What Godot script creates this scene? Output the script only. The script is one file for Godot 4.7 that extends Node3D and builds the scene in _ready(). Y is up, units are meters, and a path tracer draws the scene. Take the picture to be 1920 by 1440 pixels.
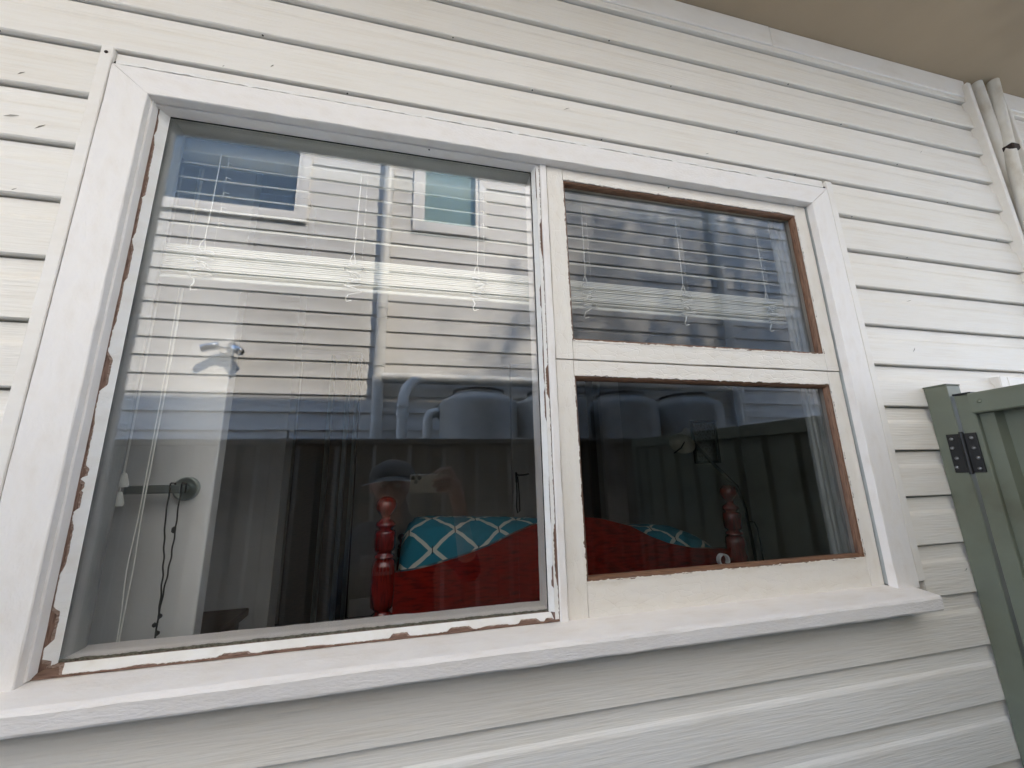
extends Node3D

# ------------------------------------------------------------------ mesh kit
class Kit:
	var v := PackedVector3Array()
	var n := PackedVector3Array()
	var uv := PackedVector2Array()

	func tri(a: Vector3, b: Vector3, c: Vector3, na: Vector3, nb: Vector3, nc: Vector3, ua: Vector2, ub: Vector2, uc: Vector2) -> void:
		var g := (b - a).cross(c - a)
		if g.dot(na + nb + nc) > 0.0:   # Godot: front faces run clockwise
			v.append_array(PackedVector3Array([a, c, b])); n.append_array(PackedVector3Array([na, nc, nb])); uv.append_array(PackedVector2Array([ua, uc, ub]))
		else:
			v.append_array(PackedVector3Array([a, b, c])); n.append_array(PackedVector3Array([na, nb, nc])); uv.append_array(PackedVector2Array([ua, ub, uc]))

	func box_uv(p: Vector3, nn: Vector3) -> Vector2:
		var q := nn.abs()
		if q.x >= q.y and q.x >= q.z: return Vector2(p.z, p.y)
		if q.y >= q.z: return Vector2(p.x, p.z)
		return Vector2(p.x, p.y)

	func flat(a: Vector3, b: Vector3, c: Vector3, out: Vector3) -> void:
		var g := (b - a).cross(c - a)
		if g.length_squared() < 1e-18: return
		g = g.normalized()
		if g.dot(out) < 0.0: g = -g
		tri(a, b, c, g, g, g, box_uv(a, g), box_uv(b, g), box_uv(c, g))

	func quad(a: Vector3, b: Vector3, c: Vector3, d: Vector3, out: Vector3) -> void:
		flat(a, b, c, out); flat(a, c, d, out)

	# box between two corners with chamfered edges
	func box(lo: Vector3, hi: Vector3, bev := 0.0) -> void:
		var c := (lo + hi) * 0.5
		var h := (hi - lo) * 0.5
		bev = minf(bev, minf(h.x, minf(h.y, h.z)) * 0.6)
		for ax in 3:
			var i := (ax + 1) % 3
			var j := (ax + 2) % 3
			for s in [-1.0, 1.0]:
				var p := []
				for q in [Vector2(-1, -1), Vector2(1, -1), Vector2(1, 1), Vector2(-1, 1)]:
					var w := Vector3()
					w[ax] = s * h[ax]; w[i] = q.x * (h[i] - bev); w[j] = q.y * (h[j] - bev)
					p.append(c + w)
				var o := Vector3(); o[ax] = s
				quad(p[0], p[1], p[2], p[3], o)
		if bev <= 0.0: return
		for ax in 3:
			var i := (ax + 1) % 3
			var j := (ax + 2) % 3
			for si in [-1.0, 1.0]:
				for sj in [-1.0, 1.0]:
					var p := []
					for q in [[-1.0, 0], [1.0, 0], [1.0, 1], [-1.0, 1]]:
						var w := Vector3()
						w[ax] = q[0] * (h[ax] - bev)
						w[i] = si * (h[i] - (bev if q[1] == 1 else 0.0))
						w[j] = sj * (h[j] - (0.0 if q[1] == 1 else bev))
						p.append(c + w)
					var o := Vector3(); o[i] = si; o[j] = sj
					quad(p[0], p[1], p[2], p[3], o)
		for sx in [-1.0, 1.0]:
			for sy in [-1.0, 1.0]:
				for sz in [-1.0, 1.0]:
					var s := Vector3(sx, sy, sz)
					flat(c + s * (h - Vector3(0, bev, bev)), c + s * (h - Vector3(bev, 0, bev)), c + s * (h - Vector3(bev, bev, 0)), s)

	# profile (u, v) swept along w; wob: unevenness of old timber; m0, m1 shear the two ends (mitres, in length per u)
	func run(prof: PackedVector2Array, o: Vector3, u: Vector3, vv: Vector3, w: Vector3, length: float, segs := 1, wob := 0.0, noise: FastNoiseLite = null, m0 := 0.0, m1 := 0.0, closed := true, caps := true) -> void:
		var np := prof.size()
		var area := 0.0
		for i in np:
			var a := prof[i]; var b := prof[(i + 1) % np]
			area += a.x * b.y - b.x * a.y
		var sgn := 1.0 if area > 0.0 else -1.0
		var rows := []
		for s in segs + 1:
			var t := float(s) / segs
			var row := PackedVector3Array()
			for i in np:
				var q := prof[i]
				var l := lerpf(m0 * q.x, length + m1 * q.x, t)
				var du := 0.0
				var dv := 0.0
				if noise != null and wob > 0.0:
					du = wob * noise.get_noise_3d(l * 9.0, i * 3.1, o.x * 7.0 + o.y * 3.0)
					dv = wob * noise.get_noise_3d(l * 9.0, i * 3.1 + 50.0, o.x * 5.0 + o.y * 4.0)
				row.append(o + u * (q.x + du) + vv * (q.y + dv) + w * l)
			rows.append(row)
		var arc := 0.0
		for i in (np if closed else np - 1):
			var j := (i + 1) % np
			var e := prof[j] - prof[i]
			var out := (u * e.y - vv * e.x) * sgn
			for s in segs:
				var nn := []
				for k in [s, s + 1]:
					var al: Vector3 = (rows[mini(k + 1, segs)][i] - rows[maxi(k - 1, 0)][i]) + (rows[mini(k + 1, segs)][j] - rows[maxi(k - 1, 0)][j])
					var g: Vector3 = al.cross(rows[k][j] - rows[k][i]).normalized()
					nn.append(g if g.dot(out) > 0.0 else -g)
				var l0 := length * s / segs
				var l1 := length * (s + 1) / segs
				var a1 := arc + e.length()
				tri(rows[s][i], rows[s + 1][i], rows[s + 1][j], nn[0], nn[1], nn[1], Vector2(l0, arc), Vector2(l1, arc), Vector2(l1, a1))
				tri(rows[s][i], rows[s + 1][j], rows[s][j], nn[0], nn[1], nn[0], Vector2(l0, arc), Vector2(l1, a1), Vector2(l0, a1))
			arc += e.length()
		if caps and closed:
			var ids := Geometry2D.triangulate_polygon(prof)
			for k in range(0, ids.size(), 3):
				flat(rows[0][ids[k]], rows[0][ids[k + 1]], rows[0][ids[k + 2]], -w)
				flat(rows[segs][ids[k]], rows[segs][ids[k + 1]], rows[segs][ids[k + 2]], w)

	func tube(path: PackedVector3Array, r: float, sides := 8, caps := true, radii := PackedFloat32Array()) -> void:
		var np := path.size()
		var side := Vector3.UP
		var rings := []
		var norms := []
		for k in np:
			var t := (path[mini(k + 1, np - 1)] - path[maxi(k - 1, 0)]).normalized()
			if k == 0:
				side = t.cross(Vector3.UP)
				if side.length() < 0.1: side = t.cross(Vector3.RIGHT)
			side = (side - t * side.dot(t)).normalized()
			var up := t.cross(side)
			var ring := PackedVector3Array()
			var nr := PackedVector3Array()
			var rr := radii[k] if radii.size() == np else r
			for s in sides:
				var a := TAU * s / sides
				var d := side * cos(a) + up * sin(a)
				nr.append(d); ring.append(path[k] + d * rr)
			rings.append(ring); norms.append(nr)
		var l := 0.0
		for k in np - 1:
			var l1 := l + path[k].distance_to(path[k + 1])
			for s in sides:
				var j := (s + 1) % sides
				var u0 := TAU * r * s / sides
				var u1 := TAU * r * (s + 1) / sides
				tri(rings[k][s], rings[k + 1][s], rings[k + 1][j], norms[k][s], norms[k + 1][s], norms[k + 1][j], Vector2(l, u0), Vector2(l1, u0), Vector2(l1, u1))
				tri(rings[k][s], rings[k + 1][j], rings[k][j], norms[k][s], norms[k + 1][j], norms[k][j], Vector2(l, u0), Vector2(l1, u1), Vector2(l, u1))
			l = l1
		if caps:
			for e in [0, np - 1]:
				var out: Vector3 = (path[0] - path[1]) if e == 0 else (path[np - 1] - path[np - 2])
				for s in sides: flat(path[e], rings[e][s], rings[e][(s + 1) % sides], out)

	# profile of (radius, height) turned round an axis
	func lathe(prof: PackedVector2Array, o: Vector3, axis := Vector3.UP, sides := 24) -> void:
		var sx := axis.cross(Vector3.RIGHT)
		if sx.length() < 0.2: sx = axis.cross(Vector3.FORWARD)
		sx = sx.normalized()
		var sy := axis.cross(sx)
		var arc := 0.0
		for k in prof.size() - 1:
			var e := prof[k + 1] - prof[k]
			if e.length() < 1e-6: continue
			var out := Vector2(e.y, -e.x).normalized()
			var n0 := out
			var n1 := out
			if k > 0:
				var f := (prof[k] - prof[k - 1])
				var fo := Vector2(f.y, -f.x).normalized()
				if fo.dot(out) > 0.5: n0 = (fo + out).normalized()
			if k < prof.size() - 2:
				var f2 := (prof[k + 2] - prof[k + 1])
				var fo2 := Vector2(f2.y, -f2.x).normalized()
				if fo2.dot(out) > 0.5: n1 = (fo2 + out).normalized()
			for s in sides:
				var a0 := TAU * s / sides
				var a1 := TAU * (s + 1) / sides
				var d0 := sx * cos(a0) + sy * sin(a0)
				var d1 := sx * cos(a1) + sy * sin(a1)
				var p00 := o + d0 * prof[k].x + axis * prof[k].y
				var p10 := o + d1 * prof[k].x + axis * prof[k].y
				var p01 := o + d0 * prof[k + 1].x + axis * prof[k + 1].y
				var p11 := o + d1 * prof[k + 1].x + axis * prof[k + 1].y
				var m00 := d0 * n0.x + axis * n0.y
				var m10 := d1 * n0.x + axis * n0.y
				var m01 := d0 * n1.x + axis * n1.y
				var m11 := d1 * n1.x + axis * n1.y
				var w0 := a0 * 0.05
				var w1 := a1 * 0.05
				if prof[k].x > 1e-5: tri(p00, p10, p11, m00, m10, m11, Vector2(arc, w0), Vector2(arc, w1), Vector2(arc + e.length(), w1))
				if prof[k + 1].x > 1e-5: tri(p00, p11, p01, m00, m11, m01, Vector2(arc, w0), Vector2(arc + e.length(), w1), Vector2(arc + e.length(), w0))
			arc += e.length()

	# grid of points with smooth normals; pts[row][col]
	func sheet(pts: Array, uvs: Array, out: Vector3, flip := false) -> void:
		var R := pts.size()
		var C: int = pts[0].size()
		var nn := []
		for r in R:
			var row := PackedVector3Array()
			for c in C:
				var a: Vector3 = pts[mini(r + 1, R - 1)][c] - pts[maxi(r - 1, 0)][c]
				var b: Vector3 = pts[r][mini(c + 1, C - 1)] - pts[r][maxi(c - 1, 0)]
				var g := a.cross(b).normalized()
				if out != Vector3.ZERO and g.dot(out) < 0.0: g = -g
				if out == Vector3.ZERO and flip: g = -g
				row.append(g)
			nn.append(row)
		for r in R - 1:
			for c in C - 1:
				tri(pts[r][c], pts[r + 1][c], pts[r + 1][c + 1], nn[r][c], nn[r + 1][c], nn[r + 1][c + 1], uvs[r][c], uvs[r + 1][c], uvs[r + 1][c + 1])
				tri(pts[r][c], pts[r + 1][c + 1], pts[r][c + 1], nn[r][c], nn[r + 1][c + 1], nn[r][c + 1], uvs[r][c], uvs[r + 1][c + 1], uvs[r][c + 1])

	# a skin of paint: O + along*t + across*s, between the ragged edges lo(t) and hi(t), th thick towards nrm
	func skin(o: Vector3, along: Vector3, across: Vector3, nrm: Vector3, ts: PackedFloat32Array, lo: PackedFloat32Array, hi: PackedFloat32Array, th: float) -> void:
		for k in ts.size() - 1:
			if hi[k] - lo[k] < 1e-5 and hi[k + 1] - lo[k + 1] < 1e-5: continue
			var p := []
			for q in [[k, 0], [k + 1, 0], [k + 1, 1], [k, 1]]:
				var i: int = q[0]
				p.append(o + along * ts[i] + across * (hi[i] if q[1] == 1 else lo[i]))
			var l := nrm * th
			quad(p[0] + l, p[1] + l, p[2] + l, p[3] + l, nrm)
			quad(p[0], p[1], p[1] + l, p[0] + l, -across)
			quad(p[3], p[2], p[2] + l, p[3] + l, across)

	func mesh() -> ArrayMesh:
		var m := ArrayMesh.new()
		if v.is_empty(): return m
		var a := []
		a.resize(Mesh.ARRAY_MAX)
		a[Mesh.ARRAY_VERTEX] = v; a[Mesh.ARRAY_NORMAL] = n; a[Mesh.ARRAY_TEX_UV] = uv
		m.add_surface_from_arrays(Mesh.PRIMITIVE_TRIANGLES, a)
		return m


# ------------------------------------------------------------------ bodies: smooth union of tapered capsules, surface nets
class Flesh:
	var lo: Vector3
	var cell: float
	var nx: int
	var ny: int
	var nz: int
	var f := PackedFloat32Array()

	func _init(a: Vector3, b: Vector3, c: float) -> void:
		lo = a; cell = c
		nx = int((b.x - a.x) / c) + 2; ny = int((b.y - a.y) / c) + 2; nz = int((b.z - a.z) / c) + 2
		f.resize(nx * ny * nz); f.fill(1.0)

	func limb(a: Vector3, b: Vector3, ra: float, rb: float, k := 0.02, squash := Vector3.ONE) -> void:
		var rm := maxf(ra, rb) * maxf(1.0 / squash.x, maxf(1.0 / squash.y, 1.0 / squash.z)) + k * 1.6 + cell * 2.0
		var mn := (Vector3(minf(a.x, b.x), minf(a.y, b.y), minf(a.z, b.z)) - Vector3.ONE * rm - lo) / cell
		var mx := (Vector3(maxf(a.x, b.x), maxf(a.y, b.y), maxf(a.z, b.z)) + Vector3.ONE * rm - lo) / cell
		var ab := (b - a) * squash
		var ll := maxf(ab.length_squared(), 1e-9)
		for z in range(maxi(0, int(mn.z)), mini(nz, int(mx.z) + 1)):
			for y in range(maxi(0, int(mn.y)), mini(ny, int(mx.y) + 1)):
				var row := (z * ny + y) * nx
				for x in range(maxi(0, int(mn.x)), mini(nx, int(mx.x) + 1)):
					var p := (lo + Vector3(x, y, z) * cell - a) * squash
					var t := clampf(p.dot(ab) / ll, 0.0, 1.0)
					var d := (p - ab * t).length() - lerpf(ra, rb, t)
					var o := f[row + x]
					var h := maxf(k - absf(o - d), 0.0) / k
					f[row + x] = minf(o, d) - h * h * k * 0.25

	func into(kit: Kit) -> void:
		var ids := PackedInt32Array(); ids.resize(nx * ny * nz); ids.fill(-1)
		var pts := PackedVector3Array()
		var off := [0, 1, nx, nx + 1, nx * ny, nx * ny + 1, nx * ny + nx, nx * ny + nx + 1]
		for z in nz - 1:
			for y in ny - 1:
				for x in nx - 1:
					var i := (z * ny + y) * nx + x
					var inside := 0
					for c in 8:
						if f[i + off[c]] < 0.0: inside += 1
					if inside == 0 or inside == 8: continue
					var s := Vector3(); var cnt := 0
					for e in [[0, 1], [2, 3], [4, 5], [6, 7], [0, 2], [1, 3], [4, 6], [5, 7], [0, 4], [1, 5], [2, 6], [3, 7]]:
						var fa := f[i + off[e[0]]]
						var fb := f[i + off[e[1]]]
						if (fa < 0.0) != (fb < 0.0):
							var t := fa / (fa - fb)
							var pa := Vector3(e[0] & 1, (e[0] >> 1) & 1, e[0] >> 2)
							var pb := Vector3(e[1] & 1, (e[1] >> 1) & 1, e[1] >> 2)
							s += pa.lerp(pb, t); cnt += 1
					ids[i] = pts.size()
					pts.append(lo + (Vector3(x, y, z) + s / cnt) * cell)
		var faces := PackedInt32Array()
		var st := [1, nx, nx * ny]
		for z in range(1, nz - 1):
			for y in range(1, ny - 1):
				for x in range(1, nx - 1):
					var i := (z * ny + y) * nx + x
					for ax in 3:
						var a := f[i] < 0.0
						if a == (f[i + st[ax]] < 0.0): continue
						var u: int = st[(ax + 1) % 3]
						var w: int = st[(ax + 2) % 3]
						var q := [ids[i - u - w], ids[i - w], ids[i], ids[i - u]]
						if q.min() < 0: continue
						if a: faces.append_array(PackedInt32Array([q[0], q[1], q[2], q[0], q[2], q[3]]))
						else: faces.append_array(PackedInt32Array([q[0], q[2], q[1], q[0], q[3], q[2]]))
		var nn := PackedVector3Array(); nn.resize(pts.size())
		for k in range(0, faces.size(), 3):
			var g := (pts[faces[k + 1]] - pts[faces[k]]).cross(pts[faces[k + 2]] - pts[faces[k]])
			for j in 3: nn[faces[k + j]] += g
		for k in range(0, faces.size(), 3):
			var p := [faces[k], faces[k + 1], faces[k + 2]]
			kit.tri(pts[p[0]], pts[p[1]], pts[p[2]], nn[p[0]].normalized(), nn[p[1]].normalized(), nn[p[2]].normalized(), Vector2(pts[p[0]].x, pts[p[0]].y), Vector2(pts[p[1]].x, pts[p[1]].y), Vector2(pts[p[2]].x, pts[p[2]].y))


# ------------------------------------------------------------------ scene graph helpers
var used := {}
var M := {}
var T := {}
var wob := FastNoiseLite.new()
var rng := RandomNumberGenerator.new()

func numbered(called: String) -> String:
	if not used.has(called):
		used[called] = 0
		return called
	used[called] += 1
	return "%s_%03d" % [called, used[called]]

func tag(o: Node3D, label: String, category: String, group := "") -> Node3D:
	o.set_meta("label", label); o.set_meta("category", category)
	if group: o.set_meta("group", group)
	return o

func thing(called: String, label: String, category: String, at := Vector3.ZERO, group := "") -> Node3D:
	var o := Node3D.new()
	o.name = numbered(called)
	add_child(o)
	o.position = at
	return tag(o, label, category, group)

func obj(called: String, k: Kit, m: Material, parent: Node3D = null, label := "") -> MeshInstance3D:
	var o := MeshInstance3D.new()
	o.mesh = k.mesh()
	o.material_override = m
	if parent == null:
		o.name = numbered(called); add_child(o)
	else:
		o.name = called; parent.add_child(o, true)
		k_local(o, parent)
	if label: o.set_meta("label", label)
	return o

# meshes are drawn in world metres; a part under a moved node is shifted back
func k_local(o: Node3D, parent: Node3D) -> void:
	var at := Vector3.ZERO
	var p: Node = parent
	while p is Node3D and p != self:
		at += (p as Node3D).position
		p = p.get_parent()
	o.position = -at

func struct(called: String, k: Kit, m: Material) -> MeshInstance3D:
	var o := obj(called, k, m)
	o.set_meta("kind", "structure")
	return o

func group_node(called: String, parent: Node3D, label := "") -> Node3D:
	var o := Node3D.new()
	o.name = called
	parent.add_child(o, true)
	if label: o.set_meta("label", label)
	return o

func bx(lo: Vector3, hi: Vector3, bev := 0.0) -> Kit:
	var k := Kit.new(); k.box(lo, hi, bev); return k

func V(x: float, y: float, z: float) -> Vector3: return Vector3(x, y, z)

func noise_tex(type: int, freq: float, octaves: int, size: int, sd: int, lo := 0.0, hi := 1.0, cell_ret := -1, warp := 0.0) -> NoiseTexture2D:
	var n := FastNoiseLite.new()
	n.noise_type = type; n.frequency = freq; n.seed = sd
	n.fractal_type = FastNoiseLite.FRACTAL_FBM if octaves > 1 else FastNoiseLite.FRACTAL_NONE
	n.fractal_octaves = octaves
	if cell_ret >= 0: n.cellular_return_type = cell_ret
	if warp > 0.0:
		n.domain_warp_enabled = true; n.domain_warp_amplitude = warp; n.domain_warp_frequency = freq * 0.7
	var t := NoiseTexture2D.new()
	t.width = size; t.height = size; t.seamless = true; t.seamless_blend_skirt = 0.15; t.noise = n; t.normalize = true
	if lo != 0.0 or hi != 1.0:
		var g := Gradient.new()
		g.colors = PackedColorArray([Color(lo, lo, lo), Color(hi, hi, hi)])
		t.color_ramp = g
	return t

func ramp_tex(freq: float, octaves: int, size: int, sd: int, offs: Array, cols: Array, warp := 0.0) -> NoiseTexture2D:
	var t := noise_tex(FastNoiseLite.TYPE_SIMPLEX_SMOOTH, freq, octaves, size, sd, 0.0, 1.0, -1, warp)
	var g := Gradient.new()
	g.offsets = PackedFloat32Array(offs); g.colors = PackedColorArray(cols)
	t.color_ramp = g
	return t

func mat(called: String, c: Color, rough: float, opts := {}) -> StandardMaterial3D:
	var m := StandardMaterial3D.new()
	m.resource_name = called
	m.albedo_color = c; m.roughness = rough
	m.metallic = opts.get("metal", 0.0)
	m.metallic_specular = opts.get("spec", 0.5)
	if opts.has("tex"): m.albedo_texture = T[opts.tex]
	if opts.has("relief"):
		m.heightmap_enabled = true; m.heightmap_texture = T[opts.relief]; m.heightmap_scale = opts.get("depth", 0.05)
	if opts.has("scale"): m.uv1_scale = opts.scale
	if opts.get("tri", false):
		m.uv1_triplanar = true; m.uv1_world_triplanar = true
	if opts.has("detail"):
		m.detail_enabled = true; m.detail_albedo = T[opts.detail]; m.detail_blend_mode = BaseMaterial3D.BLEND_MODE_MUL
		m.detail_uv_layer = BaseMaterial3D.DETAIL_UV_1
	if opts.has("rough_tex"): m.roughness_texture = T[opts.rough_tex]
	if opts.has("coat"): m.clearcoat_enabled = true; m.clearcoat = opts.coat; m.clearcoat_roughness = opts.get("coat_rough", 0.1)
	M[called] = m
	return m

func make_materials() -> void:
	wob.noise_type = FastNoiseLite.TYPE_SIMPLEX; wob.frequency = 1.0; wob.seed = 5; wob.fractal_octaves = 3
	T.grain = noise_tex(FastNoiseLite.TYPE_SIMPLEX, 0.012, 4, 512, 11, 0.0, 1.0, -1, 8.0)
	T.roller = noise_tex(FastNoiseLite.TYPE_SIMPLEX, 0.035, 4, 512, 12)
	T.crack = noise_tex(FastNoiseLite.TYPE_CELLULAR, 0.02, 1, 512, 13, 0.0, 1.0, FastNoiseLite.RETURN_DISTANCE2_SUB, 30.0)
	var cg := Gradient.new()
	cg.offsets = PackedFloat32Array([0.0, 0.07, 0.5, 1.0]); cg.colors = PackedColorArray([Color(0, 0, 0), Color(0.8, 0.8, 0.8), Color(0.9, 0.9, 0.9), Color(1, 1, 1)])
	T.crack.color_ramp = cg
	T.dirt = ramp_tex(0.006, 5, 512, 14, [0.0, 0.35, 0.7, 1.0], [Color(0.86, 0.83, 0.79), Color(0.955, 0.945, 0.93), Color(1, 1, 1), Color(0.97, 0.96, 0.97)], 25.0)
	T.dirt2 = ramp_tex(0.005, 5, 512, 24, [0.0, 0.3, 0.6, 1.0], [Color(0.968, 0.957, 0.942), Color(0.988, 0.984, 0.978), Color(1, 1, 1), Color(0.985, 0.985, 0.99)], 25.0)
	T.soft = ramp_tex(0.01, 4, 256, 15, [0.0, 0.5, 1.0], [Color(0.86, 0.86, 0.86), Color(0.97, 0.97, 0.97), Color(1, 1, 1)])
	T.wood = ramp_tex(0.02, 4, 512, 16, [0.0, 0.45, 1.0], [Color(0.55, 0.5, 0.47), Color(0.85, 0.83, 0.8), Color(1, 1, 1)], 12.0)
	T.wave = noise_tex(FastNoiseLite.TYPE_SIMPLEX_SMOOTH, 0.006, 2, 256, 17)
	var vn := [Color(0.905, 0.882, 0.842), Color(0.895, 0.873, 0.836), Color(0.91, 0.89, 0.856)]
	for i in 3: mat("vinyl_%d" % i, vn[i], 0.5, {"tex": "dirt2", "relief": "grain", "depth": 0.055, "scale": V(1.1, 22.0, 1.0)})
	mat("vinyl_trim", Color(0.91, 0.89, 0.86), 0.45, {"tex": "dirt2", "relief": "roller", "depth": 0.01, "scale": V(2.0, 4.0, 1.0)})
	mat("white_paint", Color(0.915, 0.895, 0.875), 0.5, {"tex": "dirt2", "relief": "roller", "depth": 0.03, "scale": V(4.0, 7.0, 1.0)})
	mat("sill_paint", Color(0.91, 0.885, 0.86), 0.5, {"tex": "dirt2", "relief": "roller", "depth": 0.045, "scale": V(3.0, 10.0, 1.0)})
	mat("cream_paint", Color(0.905, 0.88, 0.84), 0.5, {"tex": "dirt2", "relief": "crack", "depth": 0.05, "scale": V(3.2, 7.0, 1.0)})
	mat("flake_paint", Color(0.91, 0.90, 0.88), 0.5, {"tex": "dirt2", "relief": "crack", "depth": 0.04, "scale": V(6.0, 9.0, 1.0)})
	mat("bare_timber", Color(0.53, 0.42, 0.365), 0.8, {"tex": "wood", "relief": "wood", "depth": 0.08, "scale": V(3.0, 40.0, 1.0)})
	mat("undercoat", Color(0.66, 0.575, 0.53), 0.8, {"tex": "wood", "scale": V(8.0, 20.0, 1.0)})
	mat("bead_timber", Color(0.52, 0.38, 0.285), 0.55, {"tex": "wood", "relief": "wood", "depth": 0.05, "scale": V(2.0, 30.0, 1.0)})
	mat("putty", Color(0.50, 0.50, 0.45), 0.9, {"tex": "wood", "relief": "roller", "depth": 0.2, "scale": V(12.0, 20.0, 1.0)})
	mat("insect", Color(0.58, 0.55, 0.50), 0.9)
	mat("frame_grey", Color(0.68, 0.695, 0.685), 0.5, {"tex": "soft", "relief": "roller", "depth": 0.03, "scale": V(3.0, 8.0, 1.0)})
	mat("soffit", Color(0.68, 0.605, 0.50), 0.7, {"tex": "soft", "relief": "roller", "depth": 0.03, "scale": V(0.7, 0.7, 1.0)})
	mat("dark_gap", Color(0.06, 0.055, 0.05), 0.9)
	mat("gate_green", Color(0.42, 0.44, 0.38), 0.42, {"tex": "dirt", "scale": V(1.5, 1.5, 1.0)})
	mat("black_metal", Color(0.06, 0.06, 0.065), 0.45)
	mat("screw", Color(0.5, 0.5, 0.5), 0.35, {"metal": 0.9})
	mat("chrome", Color(0.75, 0.76, 0.77), 0.12, {"metal": 1.0})
	mat("pipe_white", Color(0.84, 0.835, 0.81), 0.4, {"tex": "soft", "scale": V(1.0, 3.0, 1.0)})
	mat("conduit", Color(0.88, 0.865, 0.83), 0.55, {"tex": "dirt", "scale": V(2.0, 4.0, 1.0)})
	mat("ring", Color(0.9, 0.9, 0.9), 0.3, {"metal": 0.35})
	mat("rust", Color(0.17, 0.12, 0.1), 0.8)
	mat("neighbour_board", Color(0.84, 0.832, 0.812), 0.55, {"tex": "soft", "scale": V(0.4, 2.0, 1.0)})
	mat("neighbour_trim", Color(0.86, 0.85, 0.83), 0.5)
	mat("tank", Color(0.63, 0.625, 0.60), 0.5, {"tex": "soft", "scale": V(1.0, 1.0, 1.0)})
	mat("fence_steel", Color(0.38, 0.345, 0.29), 0.45, {"tex": "soft", "scale": V(0.8, 0.8, 1.0)})
	mat("concrete", Color(0.76, 0.745, 0.715), 0.9, {"tex": "dirt", "relief": "roller", "depth": 0.1, "scale": V(1.0, 1.0, 1.0)})
	mat("soil", Color(0.42, 0.40, 0.30), 0.95, {"tex": "dirt", "scale": V(0.3, 0.3, 1.0)})
	mat("roof", Color(0.38, 0.38, 0.40), 0.5)
	mat("room_wall", Color(0.78, 0.775, 0.74), 0.8, {"tex": "soft", "scale": V(0.6, 0.6, 1.0)})
	mat("room_ceiling", Color(0.85, 0.85, 0.83), 0.9)
	mat("room_floor", Color(0.30, 0.20, 0.13), 0.4, {"tex": "wood", "scale": V(1.0, 8.0, 1.0)})
	mat("door_white", Color(0.90, 0.90, 0.885), 0.4, {"tex": "soft", "scale": V(0.8, 0.8, 1.0)})
	mat("satin_steel", Color(0.60, 0.64, 0.63), 0.28, {"metal": 0.85})
	mat("cord_white", Color(0.96, 0.96, 0.93), 0.7)
	mat("slat_white", Color(0.89, 0.89, 0.845), 0.4)
	mat("cherry", Color(0.50, 0.085, 0.045), 0.22, {"tex": "wood", "scale": V(1.5, 8.0, 1.0), "coat": 0.6})
	mat("black_cord", Color(0.03, 0.03, 0.03), 0.8)
	mat("brown_timber", Color(0.30, 0.18, 0.11), 0.5, {"tex": "wood", "scale": V(2.0, 12.0, 1.0)})
	mat("lamp_dark", Color(0.08, 0.075, 0.07), 0.4)
	mat("shade_cream", Color(0.85, 0.84, 0.78), 0.6)
	mat("paper", Color(0.72, 0.72, 0.68), 0.9, {"tex": "wood", "scale": V(3.0, 3.0, 1.0)})
	mat("sheet_white", Color(0.8, 0.8, 0.8), 0.9)
	mat("leaf", Color(0.24, 0.31, 0.17), 0.6)
	mat("skin", Color(0.60, 0.45, 0.375), 0.55)
	mat("shirt", Color(0.15, 0.15, 0.16), 0.9)
	mat("trousers", Color(0.10, 0.11, 0.15), 0.9)
	mat("boots", Color(0.15, 0.11, 0.08), 0.7)
	mat("cap_grey", Color(0.27, 0.27, 0.26), 0.9)
	mat("cap_edge", Color(0.6, 0.6, 0.6), 0.7)
	mat("hair", Color(0.20, 0.16, 0.13), 0.8)
	mat("phone_back", Color(0.80, 0.78, 0.72), 0.25)
	mat("lens_black", Color(0.03, 0.03, 0.035), 0.1)
	mat("eye", Color(0.85, 0.85, 0.83), 0.3)
	mat("lip", Color(0.55, 0.33, 0.30), 0.6)
	mat("badge", Color(0.42, 0.40, 0.40), 0.8)
	var g := mat("glass", Color(0.9, 0.95, 0.93, 0.0), 0.0)
	g.transparency = BaseMaterial3D.TRANSPARENCY_ALPHA
	var g2: StandardMaterial3D = g.duplicate()
	g2.albedo_color = Color(0.02, 0.02, 0.02, 0.15)
	M["old_glass"] = g2
	var nt := noise_tex(FastNoiseLite.TYPE_SIMPLEX_SMOOTH, 0.008, 2, 256, 18)
	nt.as_normal_map = true; nt.bump_strength = 3.0
	g2.normal_enabled = true; g2.normal_texture = nt; g2.normal_scale = 0.006; g2.uv1_scale = V(1.6, 1.6, 1.0)


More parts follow.
